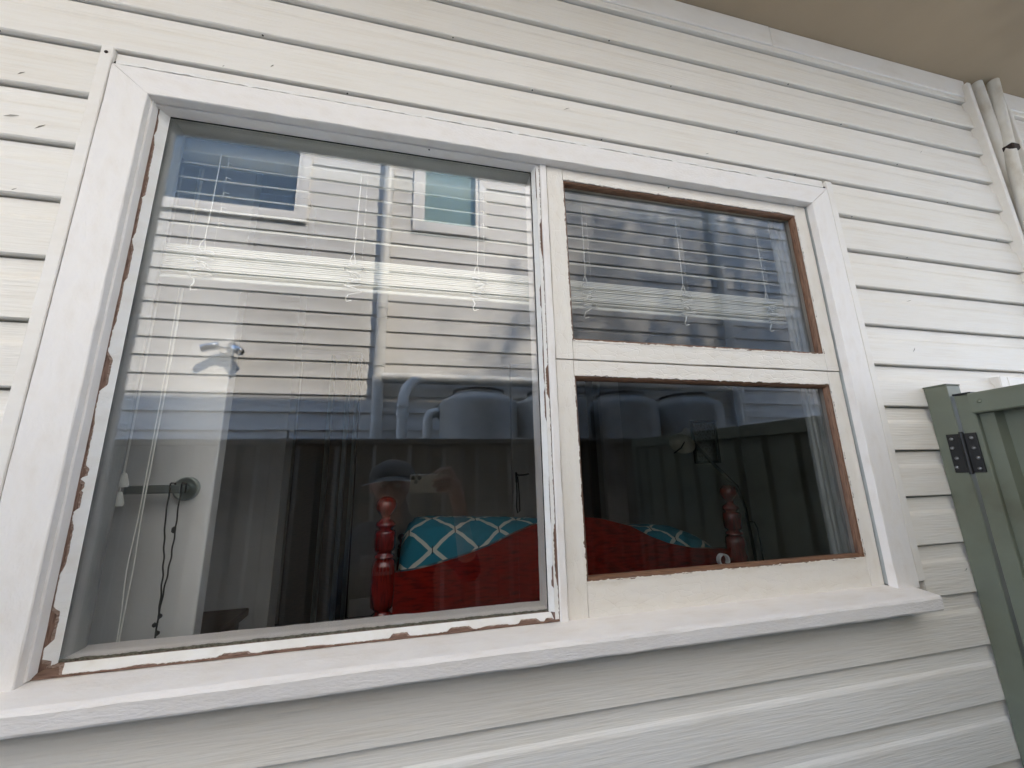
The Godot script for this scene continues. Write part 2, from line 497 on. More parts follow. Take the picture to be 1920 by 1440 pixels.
# ------------------------------------------------------------------ build
func _ready() -> void:
	rng.seed = 77
	var cam := Camera3D.new()
	cam.name = "camera"
	cam.fov = 87.78
	cam.near = 0.004
	cam.far = 400.0
	add_child(cam)
	cam.transform = Transform3D(Basis(V(0.97354878, -0.02370751, 0.22724594), V(-0.02884598, 0.97388984, 0.22518103), V(-0.226651, -0.22577985, 0.9474454)), V(0, 1.55, 0.80))
	cam.current = true

	var env := Environment.new()
	env.background_mode = Environment.BG_SKY
	var sm := ProceduralSkyMaterial.new()
	sm.sky_top_color = Color(0.43, 0.53, 0.675)
	sm.sky_horizon_color = Color(0.785, 0.81, 0.84)
	sm.sky_curve = 0.12
	sm.ground_bottom_color = Color(0.25, 0.24, 0.22)
	sm.ground_horizon_color = Color(0.6, 0.62, 0.62)
	sm.sky_energy_multiplier = 1.7
	var sky := Sky.new()
	sky.sky_material = sm
	env.sky = sky
	env.tonemap_mode = Environment.TONE_MAPPER_LINEAR
	env.tonemap_exposure = 4.3
	env.sdfgi_enabled = true; env.ssao_enabled = true; env.ssil_enabled = true
	var we := WorldEnvironment.new()
	we.name = "world_environment"
	we.environment = env
	add_child(we)

	var sun := DirectionalLight3D.new()
	sun.name = "sun"
	sun.light_energy = 1.3
	sun.light_color = Color(1.0, 0.95, 0.875)
	sun.light_angular_distance = 0.5
	sun.shadow_enabled = true
	add_child(sun)
	sun.look_at_from_position(V(0.6, 1.25, -1.0) * 20.0, Vector3.ZERO)

	make_materials()
	build_ground()
	build_house()
	build_neighbour()
	build_tree()
	build_fence()
	build_room()
	build_blind()
	build_gate()
	build_tanks()
	build_person()

# ------------------------------------------------------------------ ground
func build_ground() -> void:
	var k := Kit.new()
	k.quad(V(-150, -0.004, -150), V(150, -0.004, -150), V(150, -0.004, 150), V(-150, -0.004, 150), Vector3.UP)
	struct("ground", k, M.soil)
	k = Kit.new()
	k.box(V(-7, -0.1, 0.02), V(9, 0.0, 2.58), 0.003)
	struct("path", k, M.concrete)

# ------------------------------------------------------------------ our house
const ROW := 0.1151
const BUTT := 1.0174

func board_profile() -> PackedVector2Array:   # (z, y) from the butt up
	return PackedVector2Array([Vector2(-0.001, 0.0), Vector2(0.0155, 0.0), Vector2(0.0175, 0.002), Vector2(0.0142, 0.068), Vector2(0.0124, 0.0735), Vector2(0.0082, 0.079), Vector2(0.0070, 0.088), Vector2(0.0062, ROW - 0.0042), Vector2(-0.001, ROW - 0.0042)])

func build_house() -> void:
	var h := thing("weatherboard_house", "white weatherboard house with the peeling window, in shade under its eave", "house")
	var prof := board_profile()
	# cladding: one part per board
	for r in range(-9, 17):
		var y := BUTT + r * ROW
		var spans := [[-3.2, 1.955]]
		if y > 1.22 and y < 2.38: spans = [[-3.2, -0.629], [1.186, 1.955]]
		spans.append([2.16, 5.2])
		for s in spans:
			var k := Kit.new()
			var p := PackedVector2Array()
			for q in prof: p.append(Vector2(q.x, minf(q.y, 2.95 - y)))
			k.run(p, V(s[0], y, 0), V(0, 0, 1), Vector3.UP, Vector3.RIGHT, s[1] - s[0], maxi(4, int((s[1] - s[0]) * 4)), 0.0007, wob)
			for i in k.uv.size(): k.uv[i] += Vector2(rng.randf() * 0.0 + r * 0.37, r * 0.231)
			obj("weatherboard", k, M["vinyl_%d" % (rng.randi() % 3)], h)
	# wall core with the window opening
	var core := Kit.new()
	core.box(V(-3.2, 0, -0.10), V(-0.565, 3.0, -0.0015)); core.box(V(1.118, 0, -0.10), V(5.2, 3.0, -0.0015))
	core.box(V(-0.5649, 0, -0.10), V(1.1179, 1.2395, -0.0015)); core.box(V(-0.5649, 2.345, -0.10), V(1.1179, 3.0, -0.0015))
	obj("wall", core, M.room_wall, h)
	# trims
	obj("frieze_trim", bx(V(-3.2, 2.879, 0.002), V(1.0742, 2.957, 0.0215), 0.002), M.vinyl_trim, h)
	obj("frieze_trim", bx(V(1.0758, 2.879, 0.002), V(1.957, 2.957, 0.0205), 0.002), M.vinyl_trim, h)
	obj("frieze_trim", bx(V(2.16, 2.879, 0.002), V(5.2, 2.957, 0.0205), 0.002), M.vinyl_trim, h)
	obj("corner_trim", bx(V(1.938, 0.0, 0.002), V(1.956, 2.93, 0.036), 0.002), M.vinyl_trim, h)
	obj("corner_trim", bx(V(2.142, 0.0, 0.002), V(2.159, 2.93, 0.03), 0.002), M.vinyl_trim, h)
	obj("corner_recess", bx(V(1.957, 0.0, -0.0012), V(2.1415, 2.955, 0.004), 0.0), M.conduit, h)
	obj("cladding_trim", bx(V(-0.631, 1.205, 0.001), V(-0.6095, 2.4035, 0.0185), 0.0015), M.vinyl_trim, h)
	obj("cladding_trim", bx(V(1.1655, 1.285, 0.001), V(1.1885, 2.389, 0.0185), 0.0015), M.vinyl_trim, h)
	obj("cladding_trim", bx(V(-0.609, 2.3705, 0.001), V(1.1650, 2.3955, 0.0105), 0.001), M.vinyl_trim, h)
	obj("cladding_trim", bx(V(-0.66, 1.221, 0.001), V(1.12, 1.2385, 0.019), 0.0015), M.vinyl_trim, h)
	var sc := Kit.new()
	sc.lathe(PackedVector2Array([Vector2(0.0034, 0), Vector2(0.0034, 0.0008), Vector2(0.0022, 0.0016), Vector2(0, 0.0018)]), V(-0.6205, 2.386, 0.0185), Vector3.BACK, 12)
	obj("screw", sc, M.rust, h)
	# caulk along the top of the head architrave
	var ck := Kit.new()
	var ts := PackedFloat32Array(); var lo := PackedFloat32Array(); var hi := PackedFloat32Array()
	for i in 261:
		var x := -0.600 + i * (1.75 / 260.0)
		ts.append(x); lo.append(-0.0012 + 0.0022 * wob.get_noise_2d(x * 25.0, 3.0)); hi.append(0.0052 + 0.0028 * wob.get_noise_2d(x * 30.0, 9.0))
	ck.skin(V(0, 2.3638, 0.0165), Vector3.RIGHT, Vector3.UP, Vector3.BACK, ts, lo, hi, 0.0035)
	obj("caulk", ck, M.flake_paint, h)
	var gapk := bx(V(-0.606, 2.3605, 0.001), V(1.162, 2.3705, 0.0155))
	obj("gap", gapk, M.dark_gap, h)
	obj("gap", bx(V(-0.6094, 1.275, 0.001), V(-0.6066, 2.3705, 0.0125)), M.dark_gap, h)
	# eave
	obj("soffit", bx(V(-4.0, 2.958, -0.05), V(6.0, 2.968, 0.725)), M.soffit, h)
	var gut := Kit.new()
	gut.run(PackedVector2Array([Vector2(0.725, 2.945), Vector2(0.740, 2.945), Vector2(0.745, 3.0), Vector2(0.80, 3.0), Vector2(0.805, 3.10), Vector2(0.795, 3.10), Vector2(0.79, 3.01), Vector2(0.745, 3.01), Vector2(0.745, 3.11), Vector2(0.725, 3.11)]), V(-4, 0, 0), V(0, 0, 1), Vector3.UP, Vector3.RIGHT, 10.0)
	obj("fascia", gut, M.vinyl_trim, h)
	# roof of the lower storey, upper storey, its roof
	var rf := Kit.new()
	rf.run(PackedVector2Array([Vector2(0.80, 3.09), Vector2(-0.90, 3.62), Vector2(-0.90, 3.55), Vector2(0.80, 3.03)]), V(-4.2, 0, 0), V(0, 0, 1), Vector3.UP, Vector3.RIGHT, 10.4)
	obj("roof", rf, M.roof, h)
	obj("upper_wall", bx(V(-4.0, 3.2, -5.0), V(6.0, 5.76, -0.75)), M.neighbour_board, h)
	var r2 := Kit.new()
	r2.run(PackedVector2Array([Vector2(-0.30, 5.83), Vector2(-2.9, 6.68), Vector2(-5.4, 5.83), Vector2(-5.4, 5.73), Vector2(-0.30, 5.73)]), V(-4.4, 0, 0), V(0, 0, 1), Vector3.UP, Vector3.RIGHT, 10.8)
	obj("roof", r2, M.roof, h)
	for q in [[2.022, 0.024, 0.0155, 0.0], [2.075, 0.042, 0.0165, -0.16]]:
		var c := Kit.new()
		c.tube(PackedVector3Array([V(q[0], 2.957, q[1]), V(q[0] + q[3] * 0.30, 2.65, q[1]), V(q[0] + q[3] * 0.57, 2.35, q[1]), V(q[0] + q[3] * 0.62, 2.1, q[1]), V(q[0] + q[3] * 0.62, 0.1, q[1])]), q[2], 16)
		obj("conduit", c, M.conduit, h)
	obj("pipe_bracket", bx(V(2.010, 2.634, 0.012), V(2.0475, 2.658, 0.061), 0.004), M.rust, h, "rusty dark bracket clamping the conduit pipe")
	for q in [[-0.74, 2.305], [-0.735, 2.21], [-0.69, 2.195], [-0.60, 2.27], [-0.33, 2.43], [-0.42, 2.405], [0.76, 2.41], [1.35, 1.87], [1.38, 2.02], [1.52, 1.205], [1.33, 1.30], [-0.70, 2.06], [1.62, 2.58], [0.35, 2.47]]:
		var k := Kit.new()
		var a := rng.randf_range(0.2, 0.9)
		var l := rng.randf_range(0.004, 0.012)
		var d := V(cos(a), sin(a), 0) * l
		var p := V(q[0], q[1], 0.0165)
		k.tube(PackedVector3Array([p - d, p + V(0, 0, 0.001), p + d]), 0.0007, 5, true, PackedFloat32Array([0.0002, 0.0009, 0.0002]))
		obj("dead_insect", k, M.insect, h)
	for r in range(10, 16):
		for i in 6:
			var x := -1.0 + i * 0.62 + fposmod(r * 0.417, 0.6)
			if x > 1.9 or (r == 10 and x < 1.2): continue
			var k := Kit.new()
			k.lathe(PackedVector2Array([Vector2(0.0022, 0.0), Vector2(0.0016, 0.0006), Vector2(0, 0.0007)]), V(x, BUTT + r * ROW, 0.0115), Vector3.DOWN, 8)
			obj("weep_hole", k, M.dark_gap, h)
	build_window(h)

func rag(n: int, t0: float, t1: float, f: Callable) -> Array:
	var ts := PackedFloat32Array(); var vs := PackedFloat32Array()
	for i in n + 1:
		var t := lerpf(t0, t1, float(i) / n)
		ts.append(t); vs.append(f.call(t))
	return [ts, vs]

# how far the paint has come away: keys of [t, amount], plus fine raggedness
func chips(t: float, keys: Array, fine: float) -> float:
	var a := 0.0
	for q in keys:
		var d: float = absf(t - q[0]) / q[1]
		if d < 1.0: a = maxf(a, q[2] * minf(1.0, (1.0 - d) * 3.0))
	a += fine * (wob.get_noise_1d(t * 120.0) + 0.6 * wob.get_noise_1d(t * 420.0 + 30.0))
	return a

func build_window(h: Node3D) -> void:
	var fr := group_node("window_frame", h, "white painted timber window frame with mitred architraves and a thick sill")
	# architraves, mitred at the top
	var k := Kit.new()
	k.run(PackedVector2Array([Vector2(0, 0.001), Vector2(0, 0.0185), Vector2(-0.0015, 0.0200), Vector2(-0.067, 0.0200), Vector2(-0.0685, 0.0185), Vector2(-0.0685, 0.001)]), V(-0.538, 1.2735, 0), Vector3.RIGHT, V(0, 0, 1), Vector3.UP, 1.0287, 90, 0.0009, wob, 0.0, -0.86)
	obj("architrave", k, M.white_paint, fr)
	k = Kit.new()
	k.run(PackedVector2Array([Vector2(0, 0.001), Vector2(0, 0.0185), Vector2(0.0015, 0.0200), Vector2(0.0665, 0.0200), Vector2(0.068, 0.0185), Vector2(0.068, 0.001)]), V(1.095, 1.2735, 0), Vector3.RIGHT, V(0, 0, 1), Vector3.UP, 1.0287, 90, 0.0009, wob, 0.0, 0.86)
	obj("architrave", k, M.white_paint, fr)
	k = Kit.new()
	k.run(PackedVector2Array([Vector2(0, 0.001), Vector2(0, 0.0185), Vector2(0.0015, 0.0202), Vector2(0.0575, 0.0202), Vector2(0.059, 0.0185), Vector2(0.059, 0.001)]), V(-0.5378, 2.303, 0), Vector3.UP, V(0, 0, 1), Vector3.RIGHT, 1.6326, 140, 0.0009, wob, -1.16, 1.16)
	obj("architrave", k, M.white_paint, fr)
	# sill
	k = Kit.new()
	k.run(PackedVector2Array([Vector2(-0.095, 1.2405), Vector2(-0.095, 1.2915), Vector2(-0.0325, 1.2915), Vector2(-0.0315, 1.2785), Vector2(-0.001, 1.2778), Vector2(0.035, 1.2752), Vector2(0.0655, 1.2712), Vector2(0.0705, 1.2685), Vector2(0.0728, 1.2645), Vector2(0.0722, 1.2435), Vector2(0.070, 1.2402), Vector2(0.066, 1.2388), Vector2(0.02, 1.2389)]), V(-0.675, 0, 0), V(0, 0, 1), Vector3.UP, Vector3.RIGHT, 1.815, 180, 0.0012, wob)
	obj("sill", k, M.sill_paint, fr)
	# jambs and head
	k = Kit.new()
	k.run(PackedVector2Array([Vector2(-0.565, 0.0005), Vector2(-0.561, 0.0060), Vector2(-0.5358, 0.0060), Vector2(-0.5348, 0.0050), Vector2(-0.5352, -0.0300), Vector2(-0.565, -0.0300)]), V(0, 1.28, 0), Vector3.RIGHT, V(0, 0, 1), Vector3.UP, 1.045, 60, 0.0006, wob)
	obj("jamb", k, M.white_paint, fr)
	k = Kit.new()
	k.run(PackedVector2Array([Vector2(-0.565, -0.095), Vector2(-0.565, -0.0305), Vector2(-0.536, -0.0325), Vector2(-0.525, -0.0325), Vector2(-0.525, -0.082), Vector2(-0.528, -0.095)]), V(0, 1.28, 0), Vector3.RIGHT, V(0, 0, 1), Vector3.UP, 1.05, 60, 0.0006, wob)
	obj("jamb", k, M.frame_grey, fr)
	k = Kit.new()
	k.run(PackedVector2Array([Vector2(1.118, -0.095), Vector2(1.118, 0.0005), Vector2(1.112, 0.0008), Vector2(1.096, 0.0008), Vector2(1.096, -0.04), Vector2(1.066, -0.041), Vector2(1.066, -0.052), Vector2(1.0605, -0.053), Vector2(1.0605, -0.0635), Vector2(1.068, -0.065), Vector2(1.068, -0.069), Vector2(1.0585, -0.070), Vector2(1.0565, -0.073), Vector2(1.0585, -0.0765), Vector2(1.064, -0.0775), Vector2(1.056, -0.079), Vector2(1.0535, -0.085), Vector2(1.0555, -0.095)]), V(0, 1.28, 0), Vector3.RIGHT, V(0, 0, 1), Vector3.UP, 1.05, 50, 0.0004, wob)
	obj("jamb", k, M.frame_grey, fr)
	k = Kit.new()
	k.run(PackedVector2Array([Vector2(2.345, -0.0305), Vector2(2.345, 0.0008), Vector2(2.3045, 0.0008), Vector2(2.3042, -0.0305)]), V(-0.565, 0, 0), Vector3.UP, V(0, 0, 1), Vector3.RIGHT, 1.683, 60, 0.0005, wob)
	obj("head", k, M.white_paint, fr)
	k = Kit.new()
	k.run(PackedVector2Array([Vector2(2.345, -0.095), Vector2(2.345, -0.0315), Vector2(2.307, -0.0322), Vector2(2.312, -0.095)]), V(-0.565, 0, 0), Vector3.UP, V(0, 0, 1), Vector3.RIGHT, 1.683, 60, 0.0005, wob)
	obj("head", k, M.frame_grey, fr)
	k = Kit.new()
	k.run(PackedVector2Array([Vector2(0.2625, -0.09), Vector2(0.2625, -0.0325), Vector2(0.2745, -0.031), Vector2(0.2755, -0.002), Vector2(0.277, 0.0003), Vector2(0.2905, 0.0005), Vector2(0.2918, -0.001), Vector2(0.2918, -0.04), Vector2(0.345, -0.042), Vector2(0.345, -0.09)]), V(0, 1.277, 0), Vector3.RIGHT, V(0, 0, 1), Vector3.UP, 1.0275, 90, 0.0009, wob)
	obj("mullion", k, M.white_paint, fr)

	# the fixed light: weathered beads, flaking paint, one big pane
	var fx := group_node("fixed_light", h, "large fixed pane with beads whose paint flakes off the brown timber")
	k = Kit.new()   # left bead
	k.run(PackedVector2Array([Vector2(-0.5365, -0.0285), Vector2(-0.5365, -0.0110), Vector2(-0.534, -0.0120), Vector2(-0.523, -0.0270), Vector2(-0.523, -0.0285)]), V(0, 1.279, 0), Vector3.RIGHT, V(0, 0, 1), Vector3.UP, 1.0255, 60, 0.0005, wob)
	obj("glazing_bead", k, M.bare_timber, fx)
	k = Kit.new()   # right bead
	k.run(PackedVector2Array([Vector2(0.275, -0.0285), Vector2(0.275, -0.0035), Vector2(0.2668, -0.0035), Vector2(0.261, -0.0265), Vector2(0.261, -0.0285)]), V(0, 1.279, 0), Vector3.RIGHT, V(0, 0, 1), Vector3.UP, 1.0255, 60, 0.0005, wob)
	obj("glazing_bead", k, M.bare_timber, fx)
	k = Kit.new()   # bottom bead
	k.run(PackedVector2Array([Vector2(-0.0285, 1.2785), Vector2(-0.003, 1.2785), Vector2(-0.0035, 1.281), Vector2(-0.022, 1.290), Vector2(-0.0285, 1.2915)]), V(-0.5365, 0, 0), V(0, 0, 1), Vector3.UP, Vector3.RIGHT, 0.8115, 60, 0.0005, wob)
	obj("glazing_bead", k, M.bare_timber, fx)
	k = Kit.new()   # top bead
	k.run(PackedVector2Array([Vector2(-0.0285, 2.3042), Vector2(-0.0025, 2.3042), Vector2(-0.0035, 2.3005), Vector2(-0.020, 2.2985), Vector2(-0.0285, 2.2985)]), V(-0.5365, 0, 0), V(0, 0, 1), Vector3.UP, Vector3.RIGHT, 0.8115, 60, 0.0005, wob)
	obj("glazing_bead", k, M.white_paint, fx)
	# paint left on the left bead: from the glass edge outwards to a ragged line
	var across := V(-0.011, 0, 0.0150).normalized()
	var nrm := V(0.015, 0, 0.011).normalized()
	var left_keys := [[2.26, 0.02, 0.003], [2.18, 0.05, 0.0062], [2.12, 0.03, 0.009], [2.05, 0.05, 0.005], [1.955, 0.045, 0.0085], [1.87, 0.05, 0.004], [1.745, 0.035, 0.0145], [1.62, 0.05, 0.004], [1.575, 0.010, 0.013], [1.553, 0.008, 0.010], [1.53, 0.018, 0.0105], [1.46, 0.04, 0.007], [1.345, 0.028, 0.0155], [1.289, 0.012, 0.019]]
	k = Kit.new()
	var a: Array = rag(340, 1.284, 2.302, func(t): return 0.0186 - clampf(0.0008 + 0.58 * chips(t, left_keys, 0.0011), 0.0, 0.0186))
	var z := PackedFloat32Array(); z.resize(341); z.fill(-0.0008)
	k.skin(V(-0.5230, 0, -0.0268), Vector3.UP, across, nrm, a[0], z, a[1], 0.0017)
	var uc := Kit.new()
	var ua: Array = rag(340, 1.284, 2.302, func(t): return 0.0186 - clampf(0.0004 + 0.40 * chips(t + 0.004, left_keys, 0.0030), 0.0, 0.0186))
	uc.skin(V(-0.5230, 0, -0.0268), Vector3.UP, across, nrm, ua[0], z, ua[1], 0.0007)
	obj("undercoat", uc, M.undercoat, fx).set_meta("kind", "stuff")
	obj("paint_flake", k, M.flake_paint, fx).set_meta("kind", "stuff")
	# right bead
	k = Kit.new()
	var right_keys := [[2.25, 0.05, 0.004], [1.95, 0.03, 0.006], [1.86, 0.06, 0.003], [1.79, 0.05, 0.005], [1.70, 0.04, 0.006], [1.5, 0.05, 0.0025], [1.36, 0.02, 0.006], [1.345, 0.008, 0.009], [1.287, 0.008, 0.016]]
	a = rag(340, 1.283, 2.302, func(t): return 0.0238 - clampf(0.0008 + chips(t + 3.0, [], 0.0007) + chips(t, right_keys, 0.0), 0.0, 0.0238))
	k.skin(V(0.2609, 0, -0.0270), Vector3.UP, V(0.0058, 0, 0.023).normalized(), V(-0.023, 0, 0.0058).normalized(), a[0], z, a[1], 0.0008)
	obj("paint_flake", k, M.flake_paint, fx).set_meta("kind", "stuff")
	k = Kit.new()   # the narrow front of the right bead
	a = rag(340, 1.283, 2.302, func(t): return 0.0080 - clampf(0.0012 + chips(t + 9.0, [[10.4, 0.06, 0.004], [10.75, 0.04, 0.005], [11.1, 0.05, 0.004]], 0.0012), 0.0, 0.0080))
	k.skin(V(0.2667, 0, -0.0034), Vector3.UP, Vector3.RIGHT, Vector3.BACK, a[0], z, a[1], 0.0008)
	obj("paint_flake", k, M.flake_paint, fx).set_meta("kind", "stuff")
	# bottom bead: ragged along its lower edge, bare in the left corner
	k = Kit.new()
	var bot_keys := [[-0.53, 0.030, 0.022], [-0.40, 0.02, 0.002], [-0.275, 0.026, 0.0055], [-0.19, 0.06, 0.002], [-0.02, 0.018, 0.009], [0.085, 0.024, 0.008], [0.15, 0.03, 0.003], [0.215, 0.022, 0.009], [0.255, 0.01, 0.006]]
	a = rag(300, -0.534, 0.2635, func(t): return clampf(0.0006 + chips(t, bot_keys, 0.0009), 0.0, 0.0205))
	z = PackedFloat32Array(); z.resize(301); z.fill(0.0205)
	k.skin(V(0, 1.2811, -0.0034), Vector3.RIGHT, V(0, 0.009, -0.0185).normalized(), V(0, 0.0185, 0.009).normalized(), a[0], a[1], z, 0.0016)
	uc = Kit.new()
	ua = rag(300, -0.534, 0.2635, func(t): return clampf(0.0002 + 0.7 * chips(t + 0.003, bot_keys, 0.0022), 0.0, 0.0205))
	uc.skin(V(0, 1.2811, -0.0034), Vector3.RIGHT, V(0, 0.009, -0.0185).normalized(), V(0, 0.0185, 0.009).normalized(), ua[0], ua[1], z, 0.0005)
	obj("undercoat", uc, M.undercoat, fx).set_meta("kind", "stuff")
	obj("paint_flake", k, M.flake_paint, fx).set_meta("kind", "stuff")
	# old putty along the foot of the pane
	k = Kit.new()
	a = rag(260, -0.523, 0.260, func(t): return 0.0034 + 0.0012 * wob.get_noise_1d(t * 23.0) + 0.0007 * wob.get_noise_1d(t * 190.0))
	z = PackedFloat32Array(); z.resize(261); z.fill(-0.001)
	k.skin(V(0, 1.2915, -0.0277), Vector3.RIGHT, Vector3.UP, Vector3.BACK, a[0], z, a[1], 0.0016)
	obj("putty", k, M.putty, fx)
	for q in [[V(-0.5245, 1.2915, -0.0279), V(-0.5215, 2.2985, -0.0264)], [V(-0.523, 2.2966, -0.0279), V(0.261, 2.2986, -0.0264)], [V(0.2585, 1.2915, -0.0279), V(0.2612, 2.2985, -0.0264)]]:
		obj("glazing_gap", bx(q[0], q[1]), M.dark_gap, fx)
	obj("pane", bx(V(-0.536, 1.2795, -0.0305), V(0.2735, 2.3035, -0.0282)), M.glass, fx)
	obj("pane", bx(V(-0.5355, 1.2797, -0.0335), V(0.2730, 2.3033, -0.0312)), M.glass, fx)

	# opening sashes
	build_sash(h, "upper_sash", "upper sash, cream paint chipped back to brown glazing beads", 1.8036, 2.3035, 1.8485, 2.2715, -0.0035, 1)
	build_sash(h, "lower_sash", "lower sash, cream crackled paint with bare brown glazing beads", 1.2752, 1.8012, 1.3425, 1.7660, -0.0055, 2)
	var lift := Kit.new()
	var pts := PackedVector3Array()
	for i in 15:
		var an := lerpf(-0.7, PI + 0.7, i / 14.0)
		pts.append(V(0.694 + 0.0125 * cos(an), 1.3515 + 0.0125 * sin(an), -0.052))
	for s in 14:
		for e in [0.0012, -0.0012]:
			var d0 := (pts[s] - V(0.694, 1.3515, -0.052)).normalized()
			var d1 := (pts[s + 1] - V(0.694, 1.3515, -0.052)).normalized()
			var p0: Vector3 = pts[s] + d0 * e
			var p1: Vector3 = pts[s + 1] + d1 * e
			lift.quad(p0 + V(0, 0, -0.006), p1 + V(0, 0, -0.006), p1 + V(0, 0, 0.006), p0 + V(0, 0, 0.006), (d0 + d1) * signf(e))
		for zz in [-0.006, 0.006]:
			var d0b := (pts[s] - V(0.694, 1.3515, -0.052)).normalized() * 0.0012
			var d1b := (pts[s + 1] - V(0.694, 1.3515, -0.052)).normalized() * 0.0012
			lift.quad(pts[s] - d0b + V(0, 0, zz), pts[s + 1] - d1b + V(0, 0, zz), pts[s + 1] + d1b + V(0, 0, zz), pts[s] + d0b + V(0, 0, zz), V(0, 0, zz))
	obj("lift_ring", lift, M.ring, h, "small silver lift ring on the lower sash")

func build_sash(h: Node3D, called: String, label: String, y0: float, y1: float, o0: float, o1: float, zf: float, sd: int) -> void:
	var s := group_node(called, h, label)
	var x0 := 0.2937
	var x1 := 1.0932
	var i0 := 0.3355
	var i1 := 1.0520
	var zb := -0.036
	var k := Kit.new()
	var stile := func(a: float, b: float) -> PackedVector2Array: return PackedVector2Array([Vector2(a, zb), Vector2(a, zf - 0.0015), Vector2(a + 0.0012, zf), Vector2(b - 0.0012, zf), Vector2(b, zf - 0.0015), Vector2(b, zb)])
	k.run(stile.call(x0, i0), V(0, y0, 0), Vector3.RIGHT, V(0, 0, 1), Vector3.UP, y1 - y0, 50, 0.0009, wob)
	obj("stile", k, M.cream_paint, s)
	k = Kit.new()
	k.run(stile.call(i1, x1), V(0, y0, 0), Vector3.RIGHT, V(0, 0, 1), Vector3.UP, y1 - y0, 50, 0.0009, wob)
	obj("stile", k, M.cream_paint, s)
	for q in [[y0, o0], [o1, y1]]:
		k = Kit.new()
		k.run(stile.call(q[0], q[1]), V(i0 + 0.0005, 0, -0.0006), Vector3.UP, V(0, 0, 1), Vector3.RIGHT, i1 - i0 - 0.001, 60, 0.0009, wob)
		obj("rail", k, M.cream_paint, s)
	# bare beads, quarter-round, 10 mm
	var w := 0.0082
	var zg := -0.0215
	var q := PackedVector2Array([Vector2(0, zg), Vector2(0, zf - 0.0022), Vector2(w * 0.45, zf - 0.0035), Vector2(w * 0.85, zf - 0.0085), Vector2(w, zg + 0.003), Vector2(w, zg)])
	var neg := PackedVector2Array()
	for p in q: neg.append(Vector2(-p.x, p.y))
	k = Kit.new(); k.run(q, V(i0, o0, 0), Vector3.RIGHT, V(0, 0, 1), Vector3.UP, o1 - o0, 40, 0.0005, wob, 1.0, -1.0); obj("glazing_bead", k, M.bead_timber, s)
	k = Kit.new(); k.run(neg, V(i1, o0, 0), Vector3.RIGHT, V(0, 0, 1), Vector3.UP, o1 - o0, 40, 0.0005, wob, -1.0, 1.0); obj("glazing_bead", k, M.bead_timber, s)
	k = Kit.new(); k.run(q, V(i0, o0, 0), Vector3.UP, V(0, 0, 1), Vector3.RIGHT, i1 - i0, 50, 0.0005, wob, 1.0, -1.0); obj("glazing_bead", k, M.bead_timber, s)
	k = Kit.new(); k.run(neg, V(i0, o1, 0), Vector3.UP, V(0, 0, 1), Vector3.RIGHT, i1 - i0, 50, 0.0005, wob, -1.0, 1.0); obj("glazing_bead", k, M.bead_timber, s)
	# ragged lips of paint left standing over the beads, and bare chips along the sash edges
	var e := float(sd) * 17.0
	var zero := PackedFloat32Array(); zero.resize(201); zero.fill(-0.004)
	for side in 4:
		k = Kit.new()
		var c := Kit.new()
		var along := Vector3.RIGHT if side < 2 else Vector3.UP
		var t0 := (i0 if side < 2 else o0) + 0.001
		var t1 := (i1 if side < 2 else o1) - 0.001
		var inw := [Vector3.UP, Vector3.DOWN, Vector3.RIGHT, Vector3.LEFT][side] as Vector3
		var og := [V(0, o0, zf - 0.0016), V(0, o1, zf - 0.0016), V(i0, 0, zf - 0.0016), V(i1, 0, zf - 0.0016)][side] as Vector3
		var a: Array = rag(200, t0, t1, func(t): return maxf(0.0, 0.0002 + 0.0020 * wob.get_noise_2d(t * 45.0, e + side * 5.0) + 0.0016 * wob.get_noise_2d(t * 190.0, e + side * 5.0)))
		k.skin(og, along, inw, Vector3.BACK, a[0], zero, a[1], 0.0019)
		obj("paint_flake", k, M.cream_paint, s).set_meta("kind", "stuff")
		var b: Array = rag(200, t0, t1, func(t): return maxf(0.0, -0.0016 + 0.0042 * wob.get_noise_2d(t * 16.0, e + 40.0 + side * 5.0) + 0.002 * wob.get_noise_2d(t * 150.0, e + side * 7.0)))
		var zz := PackedFloat32Array(); zz.resize(201); zz.fill(0.0)
		c.skin(og + V(0, 0, 0.0004), along, -inw, Vector3.BACK, b[0], zz, b[1], 0.0019)
		obj("bare_patch", c, M.bare_timber, s).set_meta("kind", "stuff")
	obj("pane", bx(V(i0 - 0.004, o0 - 0.004, zg - 0.0042), V(i1 + 0.004, o1 + 0.004, zg - 0.0012)), M.old_glass, s)

# ------------------------------------------------------------------ the house behind the photographer, seen in the panes
const NZ := 2.6
const NROW := 0.1443

